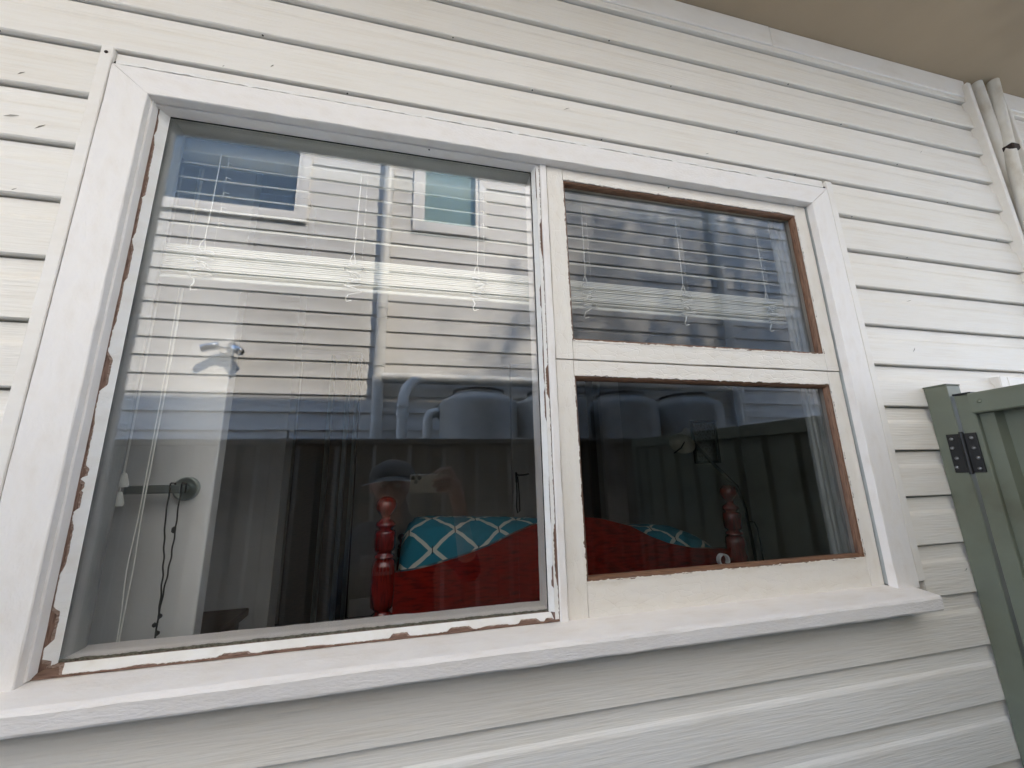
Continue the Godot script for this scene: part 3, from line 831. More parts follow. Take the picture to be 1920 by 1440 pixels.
func neighbour_window(h: Node3D, x0: float, x1: float, y0: float, y1: float) -> void:
	var w := group_node("window", h)
	var f := 0.075
	for q in [[V(x0 - f, y0 - f, NZ - 0.035), V(x0, y1 + f, NZ)], [V(x1, y0 - f, NZ - 0.035), V(x1 + f, y1 + f, NZ)], [V(x0, y0 - f, NZ - 0.035), V(x1, y0, NZ)], [V(x0, y1, NZ - 0.035), V(x1, y1 + f, NZ)]]:
		obj("architrave", bx(q[0], q[1], 0.003), M.neighbour_trim, w)
	var g := 0.035
	for q in [[V(x0, y0, NZ - 0.02), V(x0 + g, y1, NZ + 0.04)], [V(x1 - g, y0, NZ - 0.02), V(x1, y1, NZ + 0.04)], [V(x0 + g, y0, NZ - 0.02), V(x1 - g, y0 + g, NZ + 0.04)], [V(x0 + g, y1 - g, NZ - 0.02), V(x1 - g, y1, NZ + 0.04)]]:
		obj("frame", bx(q[0], q[1], 0.002), M.neighbour_trim, w)
	obj("pane", bx(V(x0 + g, y0 + g, NZ + 0.01), V(x1 - g, y1 - g, NZ + 0.014)), M.glass, w)
	var bk: Color = Color(0.50, 0.60, 0.58) if x1 - x0 < 1.0 else Color(0.19, 0.25, 0.29)
	obj("backing", bx(V(x0 + 0.005, y0 + 0.005, NZ + 0.045), V(x1 - 0.005, y1 - 0.005, NZ + 0.06)), mat("curtain_%d" % int(x1 * 100.0), bk, 0.9), w)

func build_neighbour() -> void:
	var h := thing("neighbour_house", "pale two storey weatherboard house mirrored in the panes, sunlit above and shaded below", "house", V(1.5, 0, NZ + 2.0))
	var wins := [[-2.75, -1.09, 3.85, 5.1], [-0.03, 0.53, 3.90, 5.1], [5.0, 6.2, 3.9, 5.1]]
	var prof := PackedVector2Array([Vector2(0.0, 0.0), Vector2(-0.015, 0.0), Vector2(-0.0165, 0.003), Vector2(-0.004, NROW - 0.001), Vector2(0.0, NROW - 0.001)])
	for r in range(-12, 29):
		var y := 1.945 + r * NROW
		var cuts := []
		for w in wins:
			if y + NROW * 0.5 > w[2] - 0.075 and y + NROW * 0.5 < w[3] + 0.075: cuts.append([w[0] - 0.074, w[1] + 0.074])
		var x := -7.0
		var spans := []
		for c in cuts:
			spans.append([x, c[0]]); x = c[1]
		spans.append([x, 10.0])
		for s in spans:
			var k := Kit.new()
			k.run(prof, V(s[0], y, NZ), V(0, 0, 1), Vector3.UP, Vector3.RIGHT, s[1] - s[0], 2)
			obj("weatherboard", k, M.neighbour_board, h)
	obj("wall", bx(V(-7, 0, NZ + 0.07), V(10, 6.1, NZ + 6.0)), M.neighbour_board, h)
	for w in wins: neighbour_window(h, w[0], w[1], w[2], w[3])
	obj("soffit", bx(V(-7.4, 6.1, NZ - 0.3), V(10.4, 6.12, NZ + 6.3)), M.neighbour_trim, h)
	var rf := Kit.new()
	rf.run(PackedVector2Array([Vector2(-0.35, 6.13), Vector2(3.0, 7.6), Vector2(6.35, 6.13)]), V(-7.4, 0, NZ), V(0, 0, 1), Vector3.UP, Vector3.RIGHT, 17.8)
	obj("roof", rf, M.roof, h)
	# downpipes
	for q in [[-0.33, 0.0], [3.20, 0.0]]:
		var k := Kit.new()
		k.tube(PackedVector3Array([V(q[0], 6.05, NZ - 0.075), V(q[0], 0.0, NZ - 0.075)]), 0.0445, 20)
		var dp := obj("downpipe", k, M.pipe_white, h)
		for y in [2.36, 2.50, 3.02, 4.2, 5.3]:
			if q[0] > 1.0 and y < 3.5: continue
			var c := Kit.new()
			c.lathe(PackedVector2Array([Vector2(0.0446, -0.03), Vector2(0.050, -0.03), Vector2(0.050, 0.03), Vector2(0.0446, 0.03)]), V(q[0], y, NZ - 0.075), Vector3.UP, 20)
			obj("collar", c, M.pipe_white, dp)
	# first flush and tank pipes
	var hp := Kit.new()
	hp.tube(PackedVector3Array([V(-0.30, 2.375, NZ - 0.085), V(3.05, 2.375, NZ - 0.085), V(3.12, 2.36, NZ - 0.085), V(3.145, 2.30, NZ - 0.085), V(3.15, 2.2, NZ - 0.085), V(3.15, 0.05, NZ - 0.085)]), 0.045, 18)
	obj("tank_pipe", hp, M.pipe_white, h)
	hp = Kit.new()
	hp.tube(PackedVector3Array([V(0.06, 2.372, NZ - 0.09), V(0.0, 2.366, NZ - 0.10), V(-0.05, 2.34, NZ - 0.125), V(-0.095, 2.28, NZ - 0.155), V(-0.12, 2.21, NZ - 0.18), V(-0.125, 2.12, NZ - 0.19), V(-0.125, 0.05, NZ - 0.19)]), 0.042, 18)
	obj("tank_pipe", hp, M.pipe_white, h)
	for y in [2.13, 2.05]:
		var c := Kit.new()
		c.lathe(PackedVector2Array([Vector2(0.0431, -0.022), Vector2(0.049, -0.022), Vector2(0.049, 0.022), Vector2(0.0431, 0.022)]), V(-0.125, y, NZ - 0.19), Vector3.UP, 20)
		obj("collar", c, M.pipe_white, h)
	hp = Kit.new()
	hp.tube(PackedVector3Array([V(0.17, 2.045, NZ - 0.35), V(0.12, 2.045, NZ - 0.35), V(0.088, 2.03, NZ - 0.35), V(0.073, 1.99, NZ - 0.35), V(0.072, 0.05, NZ - 0.35)]), 0.038, 18)
	obj("tank_inlet", hp, M.pipe_white, h)
	var fl := Kit.new()
	fl.lathe(PackedVector2Array([Vector2(0.0, 0), Vector2(0.058, 0), Vector2(0.058, 0.014), Vector2(0.0, 0.014)]), V(0.152, 2.045, NZ - 0.35), Vector3.RIGHT, 20)
	obj("flange", fl, M.black_metal, h)
	# security light: round base and two cylinders
	var l := thing("wall_light", "twin chrome cylinder spotlight on the sunlit weatherboards, seen in the large pane", "wall light", V(-1.43, 2.57, NZ))
	var k := Kit.new()
	k.lathe(PackedVector2Array([Vector2(0, -0.055), Vector2(0.042, -0.055), Vector2(0.047, -0.045), Vector2(0.047, 0.03), Vector2(0, 0.03)]), V(-1.475, 2.575, NZ - 0.03), V(0, 0, 1), 24)
	obj("base", k, M.neighbour_trim, l)
	for q in [[-1.515, 2.595, -1.0, -0.42], [-1.435, 2.60, 0.75, -0.55]]:
		k = Kit.new()
		var ax := V(q[2], q[3], -0.35).normalized()
		k.lathe(PackedVector2Array([Vector2(0, 0), Vector2(0.027, 0), Vector2(0.031, 0.004), Vector2(0.031, 0.118), Vector2(0.027, 0.122), Vector2(0.025, 0.11), Vector2(0, 0.11)]), V(q[0], q[1], NZ - 0.085), ax, 24)
		obj("lamp_head", k, M.chrome, l)
		k = Kit.new()
		k.tube(PackedVector3Array([V(-1.475, 2.575, NZ - 0.08), V(q[0], q[1], NZ - 0.085) + ax * 0.02]), 0.008, 8)
		obj("arm", k, M.chrome, l)

# ------------------------------------------------------------------ tall tree behind our house: its shade softens the neighbour's sunlit wall
func build_tree() -> void:
	var t := thing("gum_tree", "tall tree behind the house whose shade dapples the mirrored wall", "tree", V(9.6, 0, -7.2))
	var k := Kit.new()
	k.tube(PackedVector3Array([V(9.6, -0.1, -7.2), V(9.5, 3.0, -7.1), V(9.2, 6.5, -6.9), V(9.0, 9.5, -6.7), V(8.8, 12.5, -6.4), V(8.8, 15.5, -6.2)]), 0.2, 12, true, PackedFloat32Array([0.34, 0.27, 0.22, 0.17, 0.11, 0.04]))
	var ends := []
	for i in 46:
		var h := rng.randf_range(7.5, 15.2)
		var a := rng.randf() * TAU
		var r := rng.randf_range(1.2, 3.1) * (1.0 - 0.35 * absf(h - 12.0) / 4.0)
		var b := V(lerpf(9.1, 8.8, (h - 8.0) / 7.0), h - 0.9, -6.6)
		var e := b + V(cos(a) * r, rng.randf_range(0.6, 1.5), sin(a) * r)
		k.tube(PackedVector3Array([b, b.lerp(e, 0.5) + V(0, 0.15, 0), e]), 0.04, 6, true, PackedFloat32Array([0.06, 0.04, 0.012]))
		ends.append(e)
		ends.append(b.lerp(e, 0.65) + V(rng.randf_range(-0.3, 0.3), rng.randf_range(0.0, 0.5), rng.randf_range(-0.3, 0.3)))
	obj("trunk", k, M.brown_timber, t)
	var leaf := Kit.new()
	leaf.quad(V(-0.03, 0, 0), V(0.0, 0.06, 0.008), V(0.03, 0, 0), V(0, -0.12, -0.008), V(0, 0, 1))
	var mm := MultiMesh.new()
	mm.transform_format = MultiMesh.TRANSFORM_3D
	mm.mesh = leaf.mesh()
	var leaves := 26000
	mm.instance_count = leaves
	for n in leaves:
		var d := V(rng.randfn(), rng.randfn(), rng.randfn()).normalized() * pow(rng.randf(), 0.36)
		var p := V(8.7, 11.9, -6.5) + d * V(3.3, 4.4, 3.2)
		if n % 3 == 0:   # a third of the leaves gather round the twig ends
			var e: Vector3 = ends[rng.randi() % ends.size()]
			p = e + V(rng.randfn(0, 0.7), rng.randfn(0, 0.5), rng.randfn(0, 0.7))
		var bs := Basis.from_euler(V(rng.randf_range(-1.2, 1.2), rng.randf() * TAU, rng.randf_range(-0.8, 0.8))).scaled(Vector3.ONE * rng.randf_range(0.6, 1.0))
		mm.set_instance_transform(n, Transform3D(bs, p - V(9.6, 0, -7.2)))
	var mi := MultiMeshInstance3D.new()
	mi.name = "crown"; mi.multimesh = mm; mi.material_override = M.leaf
	mi.set_meta("kind", "stuff")
	t.add_child(mi, true)

# ------------------------------------------------------------------ fence between the houses
func build_fence() -> void:
	var f := thing("steel_fence", "olive grey corrugated steel fence mirrored dark in the lower panes", "fence", V(-1.0, 0, 1.6))
	var ztop := 1.783
	for i in 7:
		var x0 := -5.4 + i * 1.0
		var k := Kit.new()
		var prof := PackedVector2Array()
		var n := 5
		for j in n:
			var b := j * 1.0 / n
			for q in [[0.0, 0.0], [0.3, 0.0], [0.42, 0.016], [0.73, 0.016], [0.85, 0.0]]:
				prof.append(Vector2(b + q[0] * 1.0 / n, q[1]))
		prof.append(Vector2(1.0, 0.0))
		var pts := []
		var uvs := []
		for yy in [0.05, ztop - 0.03]:
			var row := PackedVector3Array(); var ur := PackedVector2Array()
			for p in prof:
				row.append(V(x0 + p.x * 0.998, yy, 1.585 + p.y)); ur.append(Vector2(p.x, yy))
			pts.append(row); uvs.append(ur)
		for c in pts[0].size() - 1:
			k.quad(pts[0][c], pts[0][c + 1], pts[1][c + 1], pts[1][c], Vector3.FORWARD)
		obj("sheet", k, M.fence_steel, f)
	for i in 4:
		var x := -5.4 + i * 2.3
		obj("post", bx(V(x - 0.03, 0, 1.57), V(x + 0.03, ztop, 1.63), 0.004), M.fence_steel, f)
	obj("rail", bx(V(-5.45, ztop - 0.035, 1.565), V(1.55, ztop, 1.635), 0.006), M.fence_steel, f)
	obj("rail", bx(V(-5.45, 0.03, 1.568), V(1.55, 0.07, 1.632), 0.006), M.fence_steel, f)
	var b := Kit.new()
	b.box(V(-0.735, ztop, 1.59), V(-0.70, ztop + 0.008, 1.61)); b.box(V(-0.707, ztop, 1.59), V(-0.70, ztop + 0.05, 1.606))
	obj("bracket", b, M.black_metal, f)

# ------------------------------------------------------------------ bedroom
func build_room() -> void:
	var fy := 0.57
	struct("bedroom_floor", bx(V(-2.2, fy - 0.1, -2.75), V(3.3, fy, -0.1005)), M.room_floor)
	struct("bedroom_ceiling", bx(V(-2.2, 2.93, -2.75), V(3.3, 2.95, -0.1005)), M.room_ceiling)
	struct("bedroom_wall", bx(V(-2.3, fy - 0.1, -2.75), V(-2.2, 2.95, -0.1005)), M.room_wall)
	struct("bedroom_wall", bx(V(3.2, fy - 0.1, -2.75), V(3.3, 2.95, -0.1005)), M.room_wall)
	struct("bedroom_wall", bx(V(-2.2, fy, -2.75), V(1.02, 2.93, -2.65)), M.room_wall)
	struct("bedroom_wall", bx(V(1.66, fy, -2.75), V(3.2, 2.93, -2.65)), M.room_wall)
	struct("bedroom_wall", bx(V(1.02, 2.6, -2.75), V(1.66, 2.93, -2.65)), M.room_wall)
	var hall := Kit.new()
	hall.box(V(0.6, fy - 0.1, -4.0), V(2.1, 2.95, -3.9)); hall.box(V(0.5, fy - 0.1, -4.0), V(0.6, 2.95, -2.7505)); hall.box(V(2.1, fy - 0.1, -4.0), V(2.2, 2.95, -2.7505)); hall.box(V(0.6, 2.9, -3.9), V(2.1, 2.95, -2.7505)); hall.box(V(0.6, fy - 0.1, -3.9), V(2.1, fy - 0.002, -2.7505))
	struct("hallway_wall", hall, M.brown_timber)
	for q in [[0.80, 1.02], [1.66, 1.86]]:
		tag(obj("door_lining", bx(V(q[0], fy, -2.649), V(q[1], 2.55, -2.60), 0.004), M.door_white), "pale door lining beside the dark doorway, " + ("left one with the black hook" if q[0] < 1.0 else "right one behind the lamp shade"), "door lining", "linings of the dark doorway")
	for q in [[-0.46, 0.80], [1.86, 3.2]]:
		struct("skirting", bx(V(q[0], fy, -2.6495), V(q[1], fy + 0.12, -2.632), 0.003), M.door_white)
	var hk := thing("coat_hook", "black hook with a looped cord hanging on the pale door lining", "hook", V(0.83, 1.55, -2.6))
	var k := Kit.new(); k.box(V(0.822, 1.50, -2.6), V(0.838, 1.585, -2.592), 0.002); k.tube(PackedVector3Array([V(0.83, 1.565, -2.595), V(0.85, 1.56, -2.56), V(0.90, 1.563, -2.55), V(0.93, 1.57, -2.55)]), 0.006, 8)
	obj("hook", k, M.black_metal, hk)
	k = Kit.new(); k.tube(PackedVector3Array([V(0.826, 1.55, -2.585), V(0.83, 1.42, -2.58), V(0.822, 1.30, -2.58), V(0.83, 1.255, -2.58), V(0.85, 1.27, -2.58), V(0.848, 1.40, -2.58), V(0.84, 1.55, -2.585)]), 0.005, 6)
	obj("cord", k, M.black_cord, hk)
	struct("bedroom_wall", bx(V(-2.2, fy, -1.22), V(-0.555, 2.93, -1.12)), M.door_white)
	struct("skirting", bx(V(-2.2, fy, -1.1195), V(-0.556, fy + 0.12, -1.10), 0.003), M.door_white)
	# wardrobe against the far wall on the left
	var w := thing("wardrobe", "white sliding wardrobe standing half open on the left of the room", "wardrobe", V(-1.3, fy, -2.4))
	obj("door", bx(V(-2.19, fy + 0.02, -2.44), V(-0.955, 2.5, -2.40), 0.003), M.door_white, w)
	obj("door_edge", bx(V(-0.9545, fy + 0.02, -2.445), V(-0.925, 2.5, -2.395), 0.002), M.satin_steel, w)
	obj("carcass", bx(V(-0.925, fy, -2.6495), V(-0.47, 2.5, -2.63)), M.brown_timber, w)
	for x in [-0.665, -0.545, -0.478]:
		obj("frame", bx(V(x, fy, -2.46), V(x + 0.024, 2.5, -2.40), 0.002), M.satin_steel, w)
	obj("top", bx(V(-2.19, 2.5, -2.649), V(-0.45, 2.53, -2.38), 0.002), M.door_white, w)
	obj("track", bx(V(-0.9245, fy, -2.47), V(-0.45, fy + 0.02, -2.39)), M.satin_steel, w)
	# door leaf standing open close behind the window
	var d := thing("bedroom_door", "white flush door standing open behind the left of the large pane", "door", V(-1.25, fy, -0.25))
	obj("leaf", bx(V(-1.26, fy + 0.008, -0.275), V(-0.437, 2.61, -0.24), 0.002), M.door_white, d)
	var hd := Kit.new()
	hd.lathe(PackedVector2Array([Vector2(0, 0.0075), Vector2(0.0205, 0.0075), Vector2(0.0215, 0.009), Vector2(0.0245, 0.0085), Vector2(0.0255, 0.004), Vector2(0.0255, 0)]), V(-0.487, 1.541, -0.24), V(0, 0, 1), 28)
	var rose := obj("rose", hd, M.satin_steel, d)
	hd = Kit.new()
	hd.tube(PackedVector3Array([V(-0.487, 1.541, -0.23), V(-0.487, 1.541, -0.196)]), 0.009, 14)
	hd.box(V(-0.578, 1.533, -0.204), V(-0.477, 1.550, -0.194), 0.002)
	obj("handle", hd, M.satin_steel, d)
	var ln := thing("lanyard", "black knotted cord hanging in loops from the door handle", "lanyard", V(-0.485, 1.53, -0.2))
	for q in [[-0.494, -0.0035], [-0.474, 0.003]]:
		var c := Kit.new()
		var pts := PackedVector3Array()
		for i in 60:
			var t := i / 59.0
			var x: float = lerpf(q[0], -0.484, smoothstep(0.15, 0.75, t)) + 0.0006 * sin(t * 60.0 + q[1] * 900.0)
			pts.append(V(x, lerpf(1.553, 1.19, t), -0.189 - 0.012 * smoothstep(0.1, 0.5, t) + 0.0006 * cos(t * 70.0)))
		c.tube(PackedVector3Array([V(q[0], 1.532, -0.2065), V(q[0], 1.553, -0.2065), V(q[0], 1.5535, -0.190)]), 0.0015, 6)
		c.tube(pts, 0.0016, 6)
		obj("strand", c, M.black_cord, ln)
	for y in [1.462, 1.458, 1.30, 1.285, 1.27, 1.25, 1.235, 1.22, 1.205]:
		var c := Kit.new()
		c.lathe(PackedVector2Array([Vector2(0, -0.005), Vector2(0.0038, -0.002), Vector2(0.0038, 0.002), Vector2(0, 0.005)]), V(-0.485 + (0.004 if int(y * 1000) % 2 == 0 else -0.003), y, -0.2), Vector3.UP, 10)
		obj("knot", c, M.black_cord, ln)
	# small brown chest
	var ch := thing("bedside_chest", "small dark brown timber chest with its top just above the sill", "chest", V(-0.78, fy, -0.76))
	obj("carcass", bx(V(-0.98, fy, -0.92), V(-0.585, 1.09, -0.66), 0.003), M.brown_timber, ch)
	obj("top", bx(V(-1.0, 1.0905, -0.94), V(-0.565, 1.118, -0.64), 0.004), M.brown_timber, ch)
	for y in [0.62, 0.86]: obj("drawer", bx(V(-0.97, y, -0.6595), V(-0.595, y + 0.2, -0.645), 0.003), M.brown_timber, ch)
	build_bed(fy)
	# picture
	var p := thing("framed_picture", "small black framed picture on the far wall above the lamp", "picture", V(2.77, 1.84, -2.65))
	for q in [[V(2.63, 1.63, -2.649), V(2.655, 2.05, -2.625)], [V(2.895, 1.63, -2.649), V(2.92, 2.05, -2.625)], [V(2.655, 1.63, -2.649), V(2.895, 1.655, -2.625)], [V(2.655, 2.025, -2.649), V(2.895, 2.05, -2.625)]]:
		obj("frame", bx(q[0], q[1], 0.003), M.lamp_dark, p)
	obj("print", bx(V(2.655, 1.655, -2.649), V(2.895, 2.025, -2.64)), M.paper, p)
	# floor lamp with a bent arm
	var lp := thing("floor_lamp", "unlit floor lamp with a bent dark arm and pale conical shade", "lamp", V(1.94, fy, -1.3))
	k = Kit.new(); k.lathe(PackedVector2Array([Vector2(0, 0), Vector2(0.13, 0), Vector2(0.13, 0.012), Vector2(0.1, 0.022), Vector2(0, 0.026)]), V(1.94, fy, -1.3), Vector3.UP, 28); obj("base", k, M.lamp_dark, lp)
	k = Kit.new(); k.tube(PackedVector3Array([V(1.94, fy + 0.02, -1.3), V(1.93, 1.06, -1.3), V(1.91, 1.335, -1.3), V(1.875, 1.46, -1.3), V(1.74, 1.588, -1.3), V(1.60, 1.735, -1.3), V(1.575, 1.755, -1.3)]), 0.0085, 10); obj("arm", k, M.lamp_dark, lp)
	k = Kit.new(); k.tube(PackedVector3Array([V(1.955, fy + 0.02, -1.28), V(1.965, 1.0, -1.28), V(1.955, 1.22, -1.28), V(1.94, 1.255, -1.28), V(1.915, 1.26, -1.285)]), 0.004, 6); obj("cable", k, M.black_cord, lp)
	k = Kit.new(); k.tube(PackedVector3Array([V(1.575, 1.755, -1.3), V(1.51, 1.69, -1.28), V(1.44, 1.66, -1.25)]), 0.004, 6); obj("bracket", k, M.lamp_dark, lp)
	var ax := V(-0.62, -0.66, 0.42).normalized()
	k = Kit.new(); k.lathe(PackedVector2Array([Vector2(0.016, 0.0), Vector2(0.022, 0.045), Vector2(0.072, 0.135), Vector2(0.0705, 0.135), Vector2(0.02, 0.047), Vector2(0, 0.046)]), V(1.575, 1.80, -1.3), ax, 32); obj("lamp_shade", k, M.shade_cream, lp)

func post_profile(top: float, bottom: float) -> PackedVector2Array:
	var p := PackedVector2Array()
	var a := [[0.0, 0.0], [0.010, -0.001], [0.021, -0.006], [0.029, -0.015], [0.0325, -0.027], [0.032, -0.037], [0.027, -0.047], [0.018, -0.057], [0.0135, -0.065], [0.0135, -0.069], [0.019, -0.073], [0.027, -0.080], [0.031, -0.087], [0.029, -0.094], [0.0225, -0.099], [0.0225, -0.102], [0.030, -0.105], [0.032, -0.112], [0.033, -0.135], [0.032, -0.158], [0.029, -0.165], [0.023, -0.169], [0.023, -0.173], [0.030, -0.178], [0.031, -0.184], [0.024, -0.188]]
	for q in a: p.append(Vector2(q[0], top + q[1]))
	for q in [[0.033, -0.195], [0.0365, -0.215], [0.0365, -0.30], [0.034, -0.325], [0.022, -0.335], [0.022, -0.34], [0.033, -0.35], [0.0365, -0.37]]: p.append(Vector2(q[0], top + q[1]))
	p.append(Vector2(0.0365, bottom)); p.append(Vector2(0, bottom))
	var r := PackedVector2Array()
	for i in range(p.size() - 1, -1, -1): r.append(p[i])
	return r

func build_bed(fy: float) -> void:
	var b := thing("bed", "red cherry timber bed with turned posts and a curved headboard under the window", "bed", V(0.55, fy, -1.5))
	for x in [-0.091, 1.205]:
		var k := Kit.new(); k.lathe(post_profile(1.498, fy), V(x, 0, -0.60), Vector3.UP, 32); obj("bedpost", k, M.cherry, b)
	for x in [-0.091, 1.205]:
		var k := Kit.new(); k.lathe(post_profile(1.15, fy), V(x, 0, -2.5), Vector3.UP, 20); obj("bedpost", k, M.cherry, b)
	var top := [[-0.06, 1.268], [0.0, 1.272], [0.05, 1.280], [0.148, 1.302], [0.242, 1.329], [0.324, 1.362], [0.405, 1.389], [0.50, 1.403], [0.575, 1.405], [0.65, 1.396], [0.762, 1.365], [0.835, 1.327], [0.91, 1.298], [1.013, 1.275], [1.10, 1.268], [1.175, 1.265]]
	var poly := PackedVector2Array([Vector2(-0.06, 0.85)])
	for i in range(top.size()): poly.append(Vector2(top[i][0], top[i][1]))
	poly.append(Vector2(1.175, 0.85))
	var k := Kit.new(); k.run(poly, V(0, 0, -0.615), Vector3.RIGHT, Vector3.UP, V(0, 0, 1), 0.028)
	obj("headboard", k, M.cherry, b)
	obj("foot_board", bx(V(-0.06, 0.75, -2.515), V(1.175, 1.05, -2.485), 0.004), M.cherry, b)
	for x in [-0.075, 1.165]: obj("side_rail", bx(V(x, 0.75, -2.46), V(x + 0.025, 0.9, -0.64), 0.003), M.cherry, b)
	obj("slat_base", bx(V(-0.045, 0.79, -2.46), V(1.16, 0.81, -0.64)), M.cherry, b)
	tag(obj("mattress", bx(V(-0.03, 0.812, -2.44), V(1.14, 1.05, -0.65), 0.03), M.sheet_white), "white mattress lying in the red bed", "mattress")
	# teal quilt heaped against the headboard
	var im := Image.create(256, 256, false, Image.FORMAT_RGB8)
	for y in 256:
		for x in 256:
			var u := x / 256.0
			var v := y / 256.0
			var c := Color(0.03, 0.47, 0.56)
			var m := fposmod(u + 0.5, 1.0) - 0.5          # lattice: |u| + |v| = 0.5 with softly bent ribbons
			var n := fposmod(v + 0.5, 1.0) - 0.5
			var d := absf(absf(m) * (1.0 - 0.18 * absf(n)) + absf(n) * (1.0 - 0.1 * absf(m)) - 0.47)
			if d < 0.058: c = Color(0.80, 0.82, 0.78)
			if (absf(absf(m) - 0.5) < 0.010 and absf(n) < 0.10) or (absf(m) < 0.010 and absf(absf(n) - 0.5) < 0.10): c = Color(0.03, 0.05, 0.10)
			im.set_pixel(x, y, c)
	var tx := ImageTexture.create_from_image(im)
	var qm := StandardMaterial3D.new()
	qm.resource_name = "quilt"; qm.albedo_color = Color(0.86, 0.86, 0.86); qm.albedo_texture = tx; qm.roughness = 0.85; qm.uv1_scale = V(1.0, 1.0, 1.0)
	var tops := [[-0.055, 1.22], [-0.045, 1.33], [-0.025, 1.385], [0.0, 1.408], [0.05, 1.412], [0.25, 1.402], [0.45, 1.388], [0.62, 1.36], [0.74, 1.335], [0.84, 1.338], [0.95, 1.342], [1.05, 1.33], [1.13, 1.30], [1.20, 1.255], [1.235, 1.20]]
	var pts := []; var uvs := []
	for i in 121:
		var x := lerpf(-0.055, 1.235, i / 120.0)
		var ty := 1.2
		for j in tops.size() - 1:
			if x >= tops[j][0] and x <= tops[j + 1][0] + 1e-6: ty = lerpf(tops[j][1], tops[j + 1][1], (x - tops[j][0]) / (tops[j + 1][0] - tops[j][0]))
		var row := PackedVector3Array(); var ur := PackedVector2Array()
		var arc := 0.0
		var last := Vector3.ZERO
		for j in 41:
			var a := lerpf(-0.18, PI + 0.2, j / 40.0)
			var rx := 0.15
			var base := 1.06
			var hh := ty - base
			var ca := cos(a)
			var sa := sin(a)
			var px := V(x, base + hh * signf(sa) * pow(absf(sa), 0.55), -0.80 + rx * signf(ca) * pow(absf(ca), 0.75))
			px.y = maxf(px.y, 1.052)
			px += V(0, 1, 0.6) * 0.005 * wob.get_noise_2d(x * 9.0, j * 0.35)
			if j > 0: arc += last.distance_to(px)
			last = px
			row.append(px); ur.append(Vector2(x / 0.158 + 0.12, arc / 0.135 + 0.1 * x))
		pts.append(row); uvs.append(ur)
	k = Kit.new()
	k.sheet(pts, uvs, Vector3.ZERO, true)
	for e in [0, 120]:
		for j in 39: k.flat(pts[e][0], pts[e][j + 1], pts[e][j + 2], V(-1 if e == 0 else 1, 0, 0))
	tag(obj("quilt", k, qm), "teal quilt with white lattice pattern heaped behind the red headboard", "quilt")

